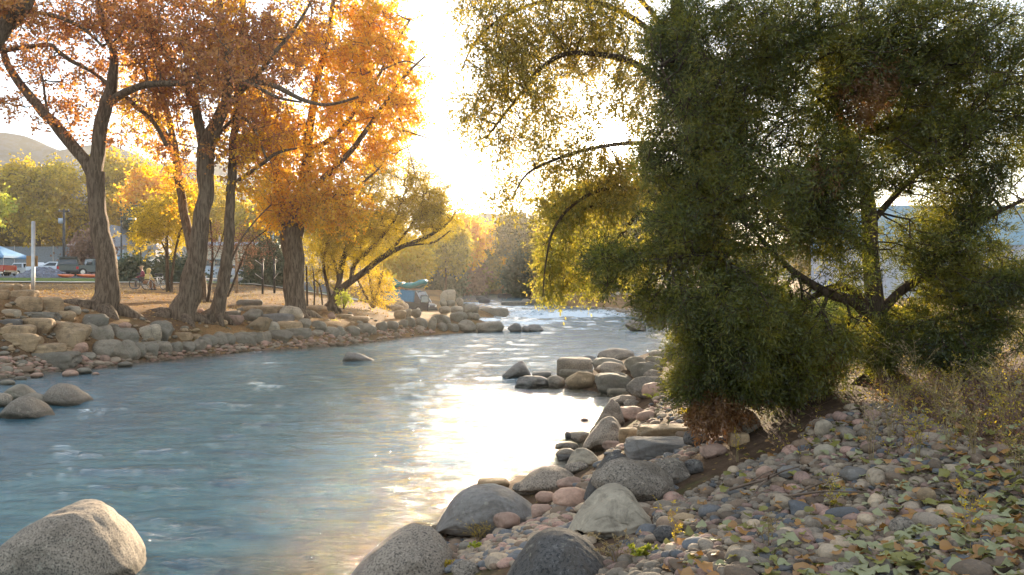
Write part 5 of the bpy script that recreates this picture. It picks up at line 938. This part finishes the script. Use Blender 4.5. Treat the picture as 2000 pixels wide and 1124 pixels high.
# ------------------------------------------------------------ vehicles
def vehicle(label, cat, name, loc, rz, body, L=4.6, Wd=1.8, prof=None, cab=None, bed=None, rw=.34, axles=(.18, .80), cabmat=None, tail=True, ped=0):
    r = empty(name, loc, rz, label, cat); prof = prof or [(0, .35), (0, .85), (.04, .98), (.27, 1.02), (.30, 1.02), (.9, 1.0), (1, .95), (1, .35)]
    # front is +x; profile runs along the side, taper the shoulders in
    def loft(p, wd, wt, mat, nm, z_in=None):
        m = MB(); p = np.array(p, float); n = len(p); zs = p[:, 1]; lo, hi = zs.min(), zs.max(); V = []
        for s, k in ((-1, 0), (1, 1)):
            for (x, z) in p: V.append((x*L-L/2, s*(wd+(wt-wd)*(z-lo)/(hi-lo+1e-6))/2, z))
        q = [[i, (i+1) % n, n+(i+1) % n, n+i] for i in range(n)]; bm = bmesh.new(); vs_ = [bm.verts.new(v) for v in V]; [bm.faces.new([vs_[j] for j in f]) for f in q]; bm.faces.new(vs_[:n][::-1]); bm.faces.new(vs_[n:]); bmesh.ops.recalc_face_normals(bm, faces=bm.faces)
        bmesh.ops.bevel(bm, geom=bm.edges[:], offset=.035, segments=2, affect='EDGES', clamp_overlap=True); me = bpy.data.meshes.new(nm); bm.to_mesh(me); bm.free(); me.materials.append(mat); o = bpy.data.objects.new(nm, me); col.objects.link(o); o.parent = r; return o
    loft(prof, Wd, Wd*.96, body, 'body')
    if cab: loft(cab, Wd*.94, Wd*.76, cabmat or body, 'cabin')
    for s in (-1, 1):
        for ax in axles:
            w_ = MB(); w_.tube([(ax*L-L/2, s*(Wd/2-.20), rw), (ax*L-L/2, s*(Wd/2+.02), rw)], rw, 22); wo = w_.build('wheel', RUB, r, False); h_ = MB(); h_.tube([(ax*L-L/2, s*(Wd/2-.02), rw), (ax*L-L/2, s*(Wd/2+.03), rw)], rw*.6, 16); h_.build('rim', CHR, wo)
    if cab:
        c = np.array(cab); x0, x1, x2, x3 = c[0, 0], c[1, 0], c[2, 0], c[3, 0]; zb, zt_ = c[0, 1], c[1, 1]; y = lambda z: (Wd*.94+(Wd*.76-Wd*.94)*(z-zb)/(zt_-zb))/2+.006
        za, zc = zb+.10*(zt_-zb), zb+.84*(zt_-zb)
        def xa(z): return (x0+(x1-x0)*(z-zb)/(zt_-zb))*L-L/2
        def xb(z): return (x3+(x2-x3)*(z-zb)/(zt_-zb))*L-L/2
        for s in (-1, 1):
            mid = (xa(za)+xb(za))/2
            for (p, q) in ((0.10, .47), (.53, .90)):
                g_ = MB(); g_.add([(xa(za)+(xb(za)-xa(za))*p, s*y(za), za), (xa(za)+(xb(za)-xa(za))*q, s*y(za), za), (xa(zc)+(xb(zc)-xa(zc))*q, s*y(zc), zc), (xa(zc)+(xb(zc)-xa(zc))*p, s*y(zc), zc)], [[0, 1, 2, 3]]); g_.build('side_window', GLS, r)
        for (f, nm, sg) in ((xb, 'windshield', 1), (xa, 'rear_window', -1)):
            g_ = MB(); e = .012*sg; g_.add([(f(za)+e, -y(za)*.88, za), (f(za)+e, y(za)*.88, za), (f(zc)+e, y(zc)*.86, zc), (f(zc)+e, -y(zc)*.86, zc)], [[0, 1, 2, 3]]); g_.build(nm, GLS, r)
    for s in (-1, 1):
        t = MB(); t.box((-L/2-.02, s*Wd*.43-.1, .66), (-L/2+.05, s*Wd*.43+.1, .9)); t.build('tail_light', REDL, r); t = MB(); t.box((L/2-.05, s*Wd*.38-.16, .62), (L/2+.02, s*Wd*.38+.16, .80)); t.build('headlight', WHT, r)
    t = MB(); t.box((-L/2-.10, -Wd*.47, .36), (-L/2-.02, Wd*.47, .54)); t.build('bumper', CHR if cat == 'pickup truck' else BLK, r); t = MB(); t.box((L/2+.02, -Wd*.47, .34), (L/2+.10, Wd*.47, .52)); t.build('bumper', CHR if cat == 'pickup truck' else BLK, r)
    return r
PKP = [(0, .42), (0, 1.05), (.38, 1.05), (.70, 1.08), (.97, 1.0), (1, .9), (1, .42)]; PKC = [(.36, 1.04), (.39, 1.68), (.58, 1.70), (.70, 1.06)]
SDC = [(.10, .98), (.24, 1.42), (.56, 1.44), (.76, 1.0)]; SVP = [(0, .4), (0, 1.0), (.02, 1.05), (.7, 1.05), (.97, .95), (1, .85), (1, .4)]; SVC = [(.02, 1.04), (.05, 1.72), (.55, 1.74), (.70, 1.06)]
def cl(px, d): return (X(px, d), d, gy(px, d)+.07)
vehicle('red pickup truck cut by the left edge of the photo', 'pickup truck', 'pickup_truck', cl(-30, 80), R(176), paint('red_paint', (.42, .07, .04), .25, .05), 5.4, 1.95, PKP, PKC, rw=.39)
WP = paint('white_car_paint', (.62, .66, .70), .3, .03)
vehicle('white sedan behind the gravel pile, windscreen towards the river', 'car', 'parked_car', cl(103, 80), R(-152), WP, 4.5, 1.8, None, SDC)
vehicle('white pickup truck between the gravel pile and the wooden board', 'pickup truck', 'pickup_truck', cl(70, 94), R(-20), WP, 5.2, 1.9, PKP, PKC, rw=.37)
vehicle('old white pickup truck with red tail lights beside the blue tent', 'pickup truck', 'pickup_truck', cl(42, 98), R(75), WP, 5.0, 1.9, PKP, PKC, rw=.37)
DK = paint('dark_green_paint', (.09, .11, .10), .25, .05)
r = vehicle('dark estate car with its rear hatch raised, sun glinting on it', 'car', 'parked_car', cl(137, 76), R(114), DK, 4.6, 1.85, SVP, SVC, rw=.36)
m = MB(); m.box((-2.55, -.8, 1.74), (-1.85, .8, 1.80)); m.build('hatch', DK, r)
r = vehicle('dark pickup truck with a loaded bed behind the forked trunk', 'pickup truck', 'pickup_truck', cl(186, 77), R(55), DK, 5.2, 1.9, PKP, PKC, rw=.38)
vehicle('pale blue van half hidden right of the forked trunk', 'van', 'parked_van', cl(226, 82), R(-100), paint('pale_blue_paint', (.25, .45, .6), .3, .05), 4.8, 1.9, [(0, .4), (0, 1.1), (.8, 1.1), (.98, .95), (1, .4)], [(0.0, 1.09), (.03, 2.0), (.62, 2.02), (.80, 1.1)], rw=.36)
vehicle('grey sedan parked far behind the slender trunk', 'car', 'parked_car', cl(465, 84), R(178), paint('silver_paint', (.35, .38, .42), .3), 4.4, 1.8, None, SDC)
def kayak(label, px, d, rz, c, L=3.0):
    m = MB(); n = 16; t = np.linspace(-1, 1, n); pr = []
    for s in t: pr.append((s*L/2, 0, .20+.16*abs(s)**3))
    rad = .21*(1-np.abs(t)**2.6)+.015; m.tube(pr, rad, 14); o = m.mesh('hull', c, True); r = empty('kayak', (X(px, d), d, gy(px, d)+.08), rz, label, 'kayak'); h = bpy.data.objects.new('hull', o); col.objects.link(h); h.parent = r; h.scale = (1, 1.1, .72)
    m = MB(); a = np.linspace(0, 6.283, 25); m.tube(np.c_[np.cos(a)*.42, np.sin(a)*.22, np.full(25, .335)], .03, 6, cap=False); m.build('cockpit_rim', BLK, r, True); return r
OR_ = paint('orange_plastic', (.75, .16, .04), .35, .08)
kayak('orange kayak lying at the foot of the gravel pile', 129, 70, R(76), OR_, 1.9)
kayak('orange kayak lying left of the forked trunk', 173, 70.5, R(72), OR_, 2.6)
m = MB(); m.tube([(0, 0, 0), (0, 0, .5), (0, 0, .6)], [.22, .22, .18], 14); tag(m.build('blue_barrel', paint('blue_plastic', (.03, .12, .5), .4), smooth=False, loc=(X(179, 76.8), 76.8, gy(179, 77)+1.1)), 'small blue barrel in the bed of the dark pickup', 'barrel')
m = MB(); m.tube([(0, 0, 0), (0, 0, .42), (0, 0, .45)], [.2, .2, .21], 14); tag(m.build('white_bucket', WP, smooth=False, loc=(X(171, 76.8), 76.8, gy(171, 77)+1.1)), 'white bucket left of the blue barrel', 'bucket')
# raft van on the boat ramp
d = 68; vz = .42; VB = paint('teal_blue_van_paint', (.03, .19, .34), .35, .12); VD = paint('dark_van_paint', (.035, .035, .04), .4, .2)
r = empty('raft_van', (X(799, d), d, vz), R(-38), 'blue and dark van carrying a teal raft, front door open, parked among boulders', 'van')
r.rotation_euler = (0, R(4), R(-24)); r.scale = (.93,)*3
def part(nm, v, f, mat, bev=.03, par=None):
    bm = bmesh.new(); vv = [bm.verts.new(x) for x in v]; [bm.faces.new([vv[i] for i in q]) for q in f]; bmesh.ops.recalc_face_normals(bm, faces=bm.faces)
    if bev: bmesh.ops.bevel(bm, geom=bm.edges[:], offset=bev, segments=2, affect='EDGES', clamp_overlap=True)
    me = bpy.data.meshes.new(nm); bm.to_mesh(me); bm.free(); me.materials.append(mat); o = bpy.data.objects.new(nm, me); col.objects.link(o); o.parent = par or r; return o
def prism(nm, prof, w0, w1, mat, bev=.04, z0=0, z1=2):
    n = len(prof); V = []
    for s in (-1, 1):
        for x, z in prof: V.append((x, s*(w0+(w1-w0)*(z-z0)/(z1-z0)), z))
    return part(nm, V, [list(range(n))[::-1], list(range(n, 2*n))]+[[i, (i+1) % n, n+(i+1) % n, n+i] for i in range(n)], mat, bev)
prism('lower_body', [(-2.3, .35), (-2.3, .98), (1.0, .98), (1.35, .98), (2.1, .9), (2.35, .75), (2.35, .35)], .98, .96, VD, .05, .3, 1)
prism('upper_body', [(-2.3, .985), (-2.25, 1.92), (-2.1, 2.0), (.75, 2.0), (.95, 1.97), (1.0, .985)], .955, .84, VB, .05, .98, 2)
prism('cab', [(1.005, .985), (.96, 1.97), (1.08, 1.95), (1.75, 1.0)], .95, .82, VD, .03, .98, 2)
m = MB(); m.add([(1.78, -.82, 1.03), (1.78, .82, 1.03), (1.14, .72, 1.90), (1.14, -.72, 1.90)], [[0, 1, 2, 3]]); m.build('windshield', GLS, r)
for s in (-1, 1):
    m = MB(); m.tube([(1.82, s*.86, 1.0), (1.12, s*.76, 1.96)], .03, 6); m.build('pillar', WP, r)
    for x in (-1.45, 1.55):
        m = MB(); m.tube([(x, s*.78, .34), (x, s*1.0, .34)], .34, 20); wo = m.build('wheel', RUB, r); m = MB(); m.tube([(x, s*.97, .34), (x, s*1.015, .34)], .2, 14); m.build('rim', PW, wo)
    m = MB(); m.box((2.36, s*.66-.13, .62), (2.40, s*.66+.13, .82)); m.build('headlight', WHT, r)
m = MB(); m.box((2.36, -.9, .32), (2.47, .9, .5)); m.build('bumper', BLK, r)
# open passenger door, swung out from its front hinge, glass letting light through
GT, t_, o_ = newmat('door_glass'); tb = nd(t_, 'BsdfTransparent'); tb.inputs[0].default_value = (.9, .9, .8, 1); gb = nd(t_, 'BsdfGlossy'); gb.inputs['Roughness'].default_value = .05; mx_ = nd(t_, 'MixShader'); mx_.inputs[0].default_value = .08; t_.links.new(tb.outputs[0], mx_.inputs[1]); t_.links.new(gb.outputs[0], mx_.inputs[2]); t_.links.new(mx_.outputs[0], o_.inputs[0])
dr = bpy.data.objects.new('door', None); 
m = MB(); m.box((-.95, -.03, .0), (0, .03, .62)); m.box((-.95, -.03, .62), (-.87, .03, 1.28)); m.box((-.07, -.03, .62), (0, .03, 1.28)); m.box((-.87, -.03, 1.20), (-.07, .03, 1.28)); dob = m.build('door', VD, r); dob.location = (1.70, -.97, .42); dob.rotation_euler.z = R(172)
m = MB(); m.add([(-.87, 0, .62), (-.07, 0, .62), (-.07, 0, 1.2), (-.87, 0, 1.2)], [[0, 1, 2, 3]]); m.build('window', GT, dob); m = MB(); m.box((-.8, -.06, .5), (-.66, -.03, .54)); m.build('handle', CHR, dob)
m = MB(); m.box((-.8, -.97, 1.15), (-.15, -.955, 1.6)) if False else None; m.tube([(-2.2, -.78, 2.1), (.9, -.78, 2.1)], .03, 6); m.tube([(-2.2, .78, 2.1), (.9, .78, 2.1)], .03, 6); [m.tube([(x, -.9, 2.06), (x, .9, 2.06)], .03, 6) for x in (-2.0, -1.0, 0, .8)]; m.build('roof_rack', BLK, r)
M4 = Matrix.Translation(r.location) @ r.rotation_euler.to_matrix().to_4x4() @ Matrix.Scale(.93, 4)
def onvan(p): return M4 @ Vector(p)
o = empty('raft', onvan((-.55, 0, 2.16)), R(-38), 'teal inflatable raft with upturned ends strapped on the van roof', 'raft'); o.rotation_euler = r.rotation_euler
TEAL = paint('teal_rubber', (.02, .20, .20), .45, .1); a = np.linspace(0, 2*np.pi, 49); xr = 1.75*np.sign(np.cos(a))*np.abs(np.cos(a))**.7; yr = .72*np.sign(np.sin(a))*np.abs(np.sin(a))**.6; zr = .22+.42*np.maximum(0, (np.abs(xr)-.8)/.95)**1.6
m = MB(); m.tube(np.c_[xr, yr, zr], .23, 12, cap=False); m.build('tube', TEAL, o, True)
m = MB(); m.add([(x, s*.6, .14+.4*max(0, (abs(x)-.8)/.95)**1.6) for s in (-1, 1) for x in np.linspace(-1.6, 1.6, 12)], [[i, i+1, 13+i, 12+i] for i in range(11)]); m.build('floor', TEAL, o)
for x in (-.5, .5): m = MB(); m.tube([(x, -.6, .35), (x, .6, .35)], .16, 10); m.build('thwart', TEAL, o, True)
m = MB(); m.tube([(0, 0, 0), (1.1, 0, .9)], .022, 6); m.box((1.0, -.09, .82), (1.25, .09, .86)); m.tube([(1.1, 0, .9), (1.4, 0, 1.14)], [.07, .05], 6)
ob = m.build('yellow_oar', paint('yellow_oar', (.75, .65, .03), .4)); ob.location = onvan((-3.0, -.4, 2.1)); ob.rotation_euler.z = R(5); tag(ob, 'yellow oar sticking up behind the teal raft', 'oar')
m = MB(); [m.box((-1.5, -.75+i*.3, 0), (1.5, -.5+i*.3, .09)) for i in range(5)]; ob = m.build('plank_stack', WD); ob.location = onvan((-.5, 0, 2.075)); ob.rotation_euler = r.rotation_euler; tag(ob, 'pale boards lying under the raft on the van roof', 'boards')
bpy.data.objects.remove(dr)
# ------------------------------------------------------------ bicycles and people
def bicycle(label, px, d, rz, c, roll=0.06):
    z0 = gy(px, d); r = empty('bicycle', (X(px, d), d, z0+.01), rz, label, 'bicycle', 'bicycles parked in the park'); r.rotation_euler.x = roll
    for x in (-.52, .52):
        a = np.linspace(0, 2*np.pi, 41); m = MB(); m.tube(np.c_[x+np.cos(a)*.33, a*0, .34+np.sin(a)*.33], .022, 6, cap=False); w = m.build('wheel', RUB, r, True)
        m = MB(); k = np.arange(16)/16*2*np.pi; m.segs(np.c_[x+k*0, k*0, .34+k*0], np.c_[x+np.cos(k)*.32, k*0, .34+np.sin(k)*.32], .003, .003, 3); m.tube(np.c_[x+np.cos(a)*.305, a*0, .34+np.sin(a)*.305], .010, 5, cap=False); m.tube([(x, -.05, .34), (x, .05, .34)], .025, 8); m.build('spokes', CHR, w)
    m = MB(); bb, st, hd, ra, fa = (-.06, 0, .29), (-.2, 0, .78), (.36, 0, .80), (-.52, 0, .34), (.52, 0, .34)
    for p, q in ((bb, st), (st, (.37, 0, .74)), (bb, (.38, 0, .66)), ((.36, 0, .86), (.40, 0, .62)), (bb, ra), ((-.19, 0, .74), ra)): m.tube([p, q], .018, 8)
    m.build('frame', c, r, True); m = MB(); [m.tube([(.40, s*.0, .62), (.41, s*.05, .58), (.52, s*.05, .34)], .013, 6) for s in (-1, 1)]; m.build('fork', c, r, True)
    m = MB(); m.tube([(-.2, 0, .78), (-.235, 0, .92)], .013, 6); m.tube([(-.37, 0, .95), (-.26, 0, .945), (-.10, 0, .93)], [.07, .06, .02], 8); m.build('saddle', BLK, r, True)
    m = MB(); m.tube([(.36, 0, .86), (.34, 0, .96)], .014, 6); m.tube([(.28, -.3, .97), (.35, -.15, .97), (.36, 0, .96), (.35, .15, .97), (.28, .3, .97)], .013, 6); m.build('handlebar', BLK, r, True)
    m = MB(); a = np.linspace(0, 2*np.pi, 17); m.tube(np.c_[-.06+np.cos(a)*.09, a*0-.04, .29+np.sin(a)*.09], .01, 5, cap=False); m.tube([(-.06, -.05, .29), (.05, -.06, .17)], .012, 6); m.tube([(-.06, .05, .29), (-.17, .06, .41)], .012, 6); m.build('crank', CHR, r, True); return r
bicycle('dark bicycle with its rear wheel left of the seated people', 280, 49.3, R(2), PD)
bicycle('silver bicycle with front wheel right of the seated people', 306, 48.6, R(-140), PW, .1)
bicycle('black and white bicycle standing furthest right of the three', 309, 49.6, R(-32), paint('bike_white', (.6, .6, .6), .4), -.08)
SKN = paint('skin', (.42, .24, .16), .6, .1)
def tubebody(verts, edges, radii, mat, nm, par, sub=2):
    me = bpy.data.meshes.new(nm); me.from_pydata(verts, edges, []); o = bpy.data.objects.new(nm, me); col.objects.link(o); o.parent = par
    md = o.modifiers.new('skin', 'SKIN'); md.use_smooth_shade = True
    for i, rr_ in enumerate(radii): me.skin_vertices[0].data[i].radius = (rr_, rr_) if not isinstance(rr_, tuple) else rr_
    me.skin_vertices[0].data[0].use_root = True; s_ = o.modifiers.new('s', 'SUBSURF'); s_.levels = sub; s_.render_levels = sub; me.materials.append(mat); return o
def person(label, px, d, rz, top, trou, hood, hat, lean=.1, seat=.45):
    r = empty('person', (X(px, d), d, gy(px, d)), rz, label, 'person', 'people sitting by the bicycles')
    s = seat; sh = s+.52; l = lean   # facing +x; legs bent at the knee
    V = [(0, 0, s+.05), (l*.4, 0, s+.25), (l, 0, sh-.05), (l+.02, 0, sh+.07), (l+.05, 0, sh+.13), (l+.07, 0, sh+.24), (l+.06, 0, sh+.31),
         (l, .17, sh-.04), (l+.10, .22, sh-.28), (l+.32, .14, sh-.36), (l+.40, .10, sh-.36), (l, -.17, sh-.04), (l+.10, -.22, sh-.28), (l+.32, -.14, sh-.36), (l+.40, -.10, sh-.36),
         (.02, .10, s+.03), (.42, .13, s+.08), (.46, .12, .10), (.56, .12, .05), (.02, -.10, s+.03), (.42, -.14, s+.06), (.38, -.14, .10), (.48, -.14, .05)]
    E = [(0,1),(1,2),(2,3),(3,4),(4,5),(5,6),(2,7),(7,8),(8,9),(9,10),(2,11),(11,12),(12,13),(13,14),(0,15),(15,16),(16,17),(17,18),(0,19),(19,20),(20,21),(21,22)]
    Rr = [.14,.13,.14,.06,.055,.095,.07,.065,.05,.035,.028,.065,.05,.035,.028,.10,.07,.045,.04,.10,.07,.045,.04]
    tubebody(V, E, Rr, SKN, 'body', r)
    tubebody([V[i] for i in (0,1,2,3,7,8,9,11,12,13)], [(0,1),(1,2),(2,3),(2,4),(4,5),(5,6),(2,7),(7,8),(8,9)], [.165,.155,.165,.085,.085,.068,.05,.085,.068,.05], top, 'jacket', r)
    tubebody([V[i] for i in (0,15,16,17,19,20,21)], [(0,1),(1,2),(2,3),(0,4),(4,5),(5,6)], [.155,.115,.088,.062,.115,.088,.062], trou, 'trousers', r)
    for y in (.12, -.14):
        x0 = .46 if y > 0 else .38; m = MB(); m.tube([(x0-.06, y, .05), (x0+.03, y, .06), (x0+.17, y, .035)], [.05, .055, .035], 8); m.build('shoe', BLK, r, True)
    hx, hz = l+.07, sh+.24; m = MB()
    if hood: m.tube([(hx-.10, 0, sh+.06), (hx-.07, 0, hz-.04), (hx-.04, 0, hz+.07), (hx-.01, 0, hz+.13)], [.10, .13, .125, .05], 12); m.build('hood', top, r, True)
    else: m.tube([(hx-.03, 0, hz+.02), (hx-.015, 0, hz+.09), (hx, 0, hz+.135)], [.115, .11, .05], 12); m.box((hx+.05, -.07, hz+.06), (hx+.19, .07, hz+.075)); m.build('cap', hat, r)
    m = MB(); m.tube([(hx+.085, 0, hz-.005), (hx+.12, 0, hz-.035), (hx+.09, 0, hz-.045)], [.012, .018, .012], 6); [m.tube([(hx+.085, y, hz+.01), (hx+.098, y, hz+.01)], .012, 6) for y in (-.035, .035)]; m.build('face', paint('face_tone', (.30, .16, .11), .6), r, True); return r
person('hooded person in a pale yellow top sitting by the bicycles', 286, 48.8, R(-12), paint('pale_yellow_cloth', (.62, .48, .18), .85), paint('brown_cloth', (.26, .12, .06), .9), True, None, .14)
person('person in maroon top and cap sitting behind the hooded one', 280, 49.9, R(-150), paint('maroon_cloth', (.22, .04, .07), .85), paint('dark_cloth', (.06, .05, .05), .9), False, paint('tan_cap', (.4, .28, .15), .8), .05, .58)
for px, d, s, lab in ((285.5, 48.8, .45, 'low camp stool under the hooded person'), (280.5, 49.9, .58, 'camp stool under the person in maroon')):
    r = empty('camp_stool', (X(px, d), d, gy(px, d)), 0, lab, 'stool'); m = MB(); m.box((-.2, -.18, s-.13), (.2, .18, s-.08)); m.build('seat', PD, r)
    for sx in (-1, 1): m = MB(); m.tube([(sx*.17, -.15, 0), (-sx*.1, -.15, s-.13)], .012, 6); m.tube([(sx*.17, .15, 0), (-sx*.1, .15, s-.13)], .012, 6); m.build('leg', PW, r)
# ------------------------------------------------------------ hazy autumn air
m, t, o = newmat('hazy_air'); v = nd(t, 'VolumePrincipled'); v.inputs['Color'].default_value = (1.0, .96, .90, 1); v.inputs['Density'].default_value = HAZE; v.inputs['Anisotropy'].default_value = .55; t.links.new(v.outputs[0], o.inputs['Volume'])
mb = MB(); mb.box((-1300, -260, -12), (1300, 2650, 104)); ho = mb.build('haze', m); tag(ho, 'thin sunlit autumn haze in the valley air', 'haze', kind='stuff')
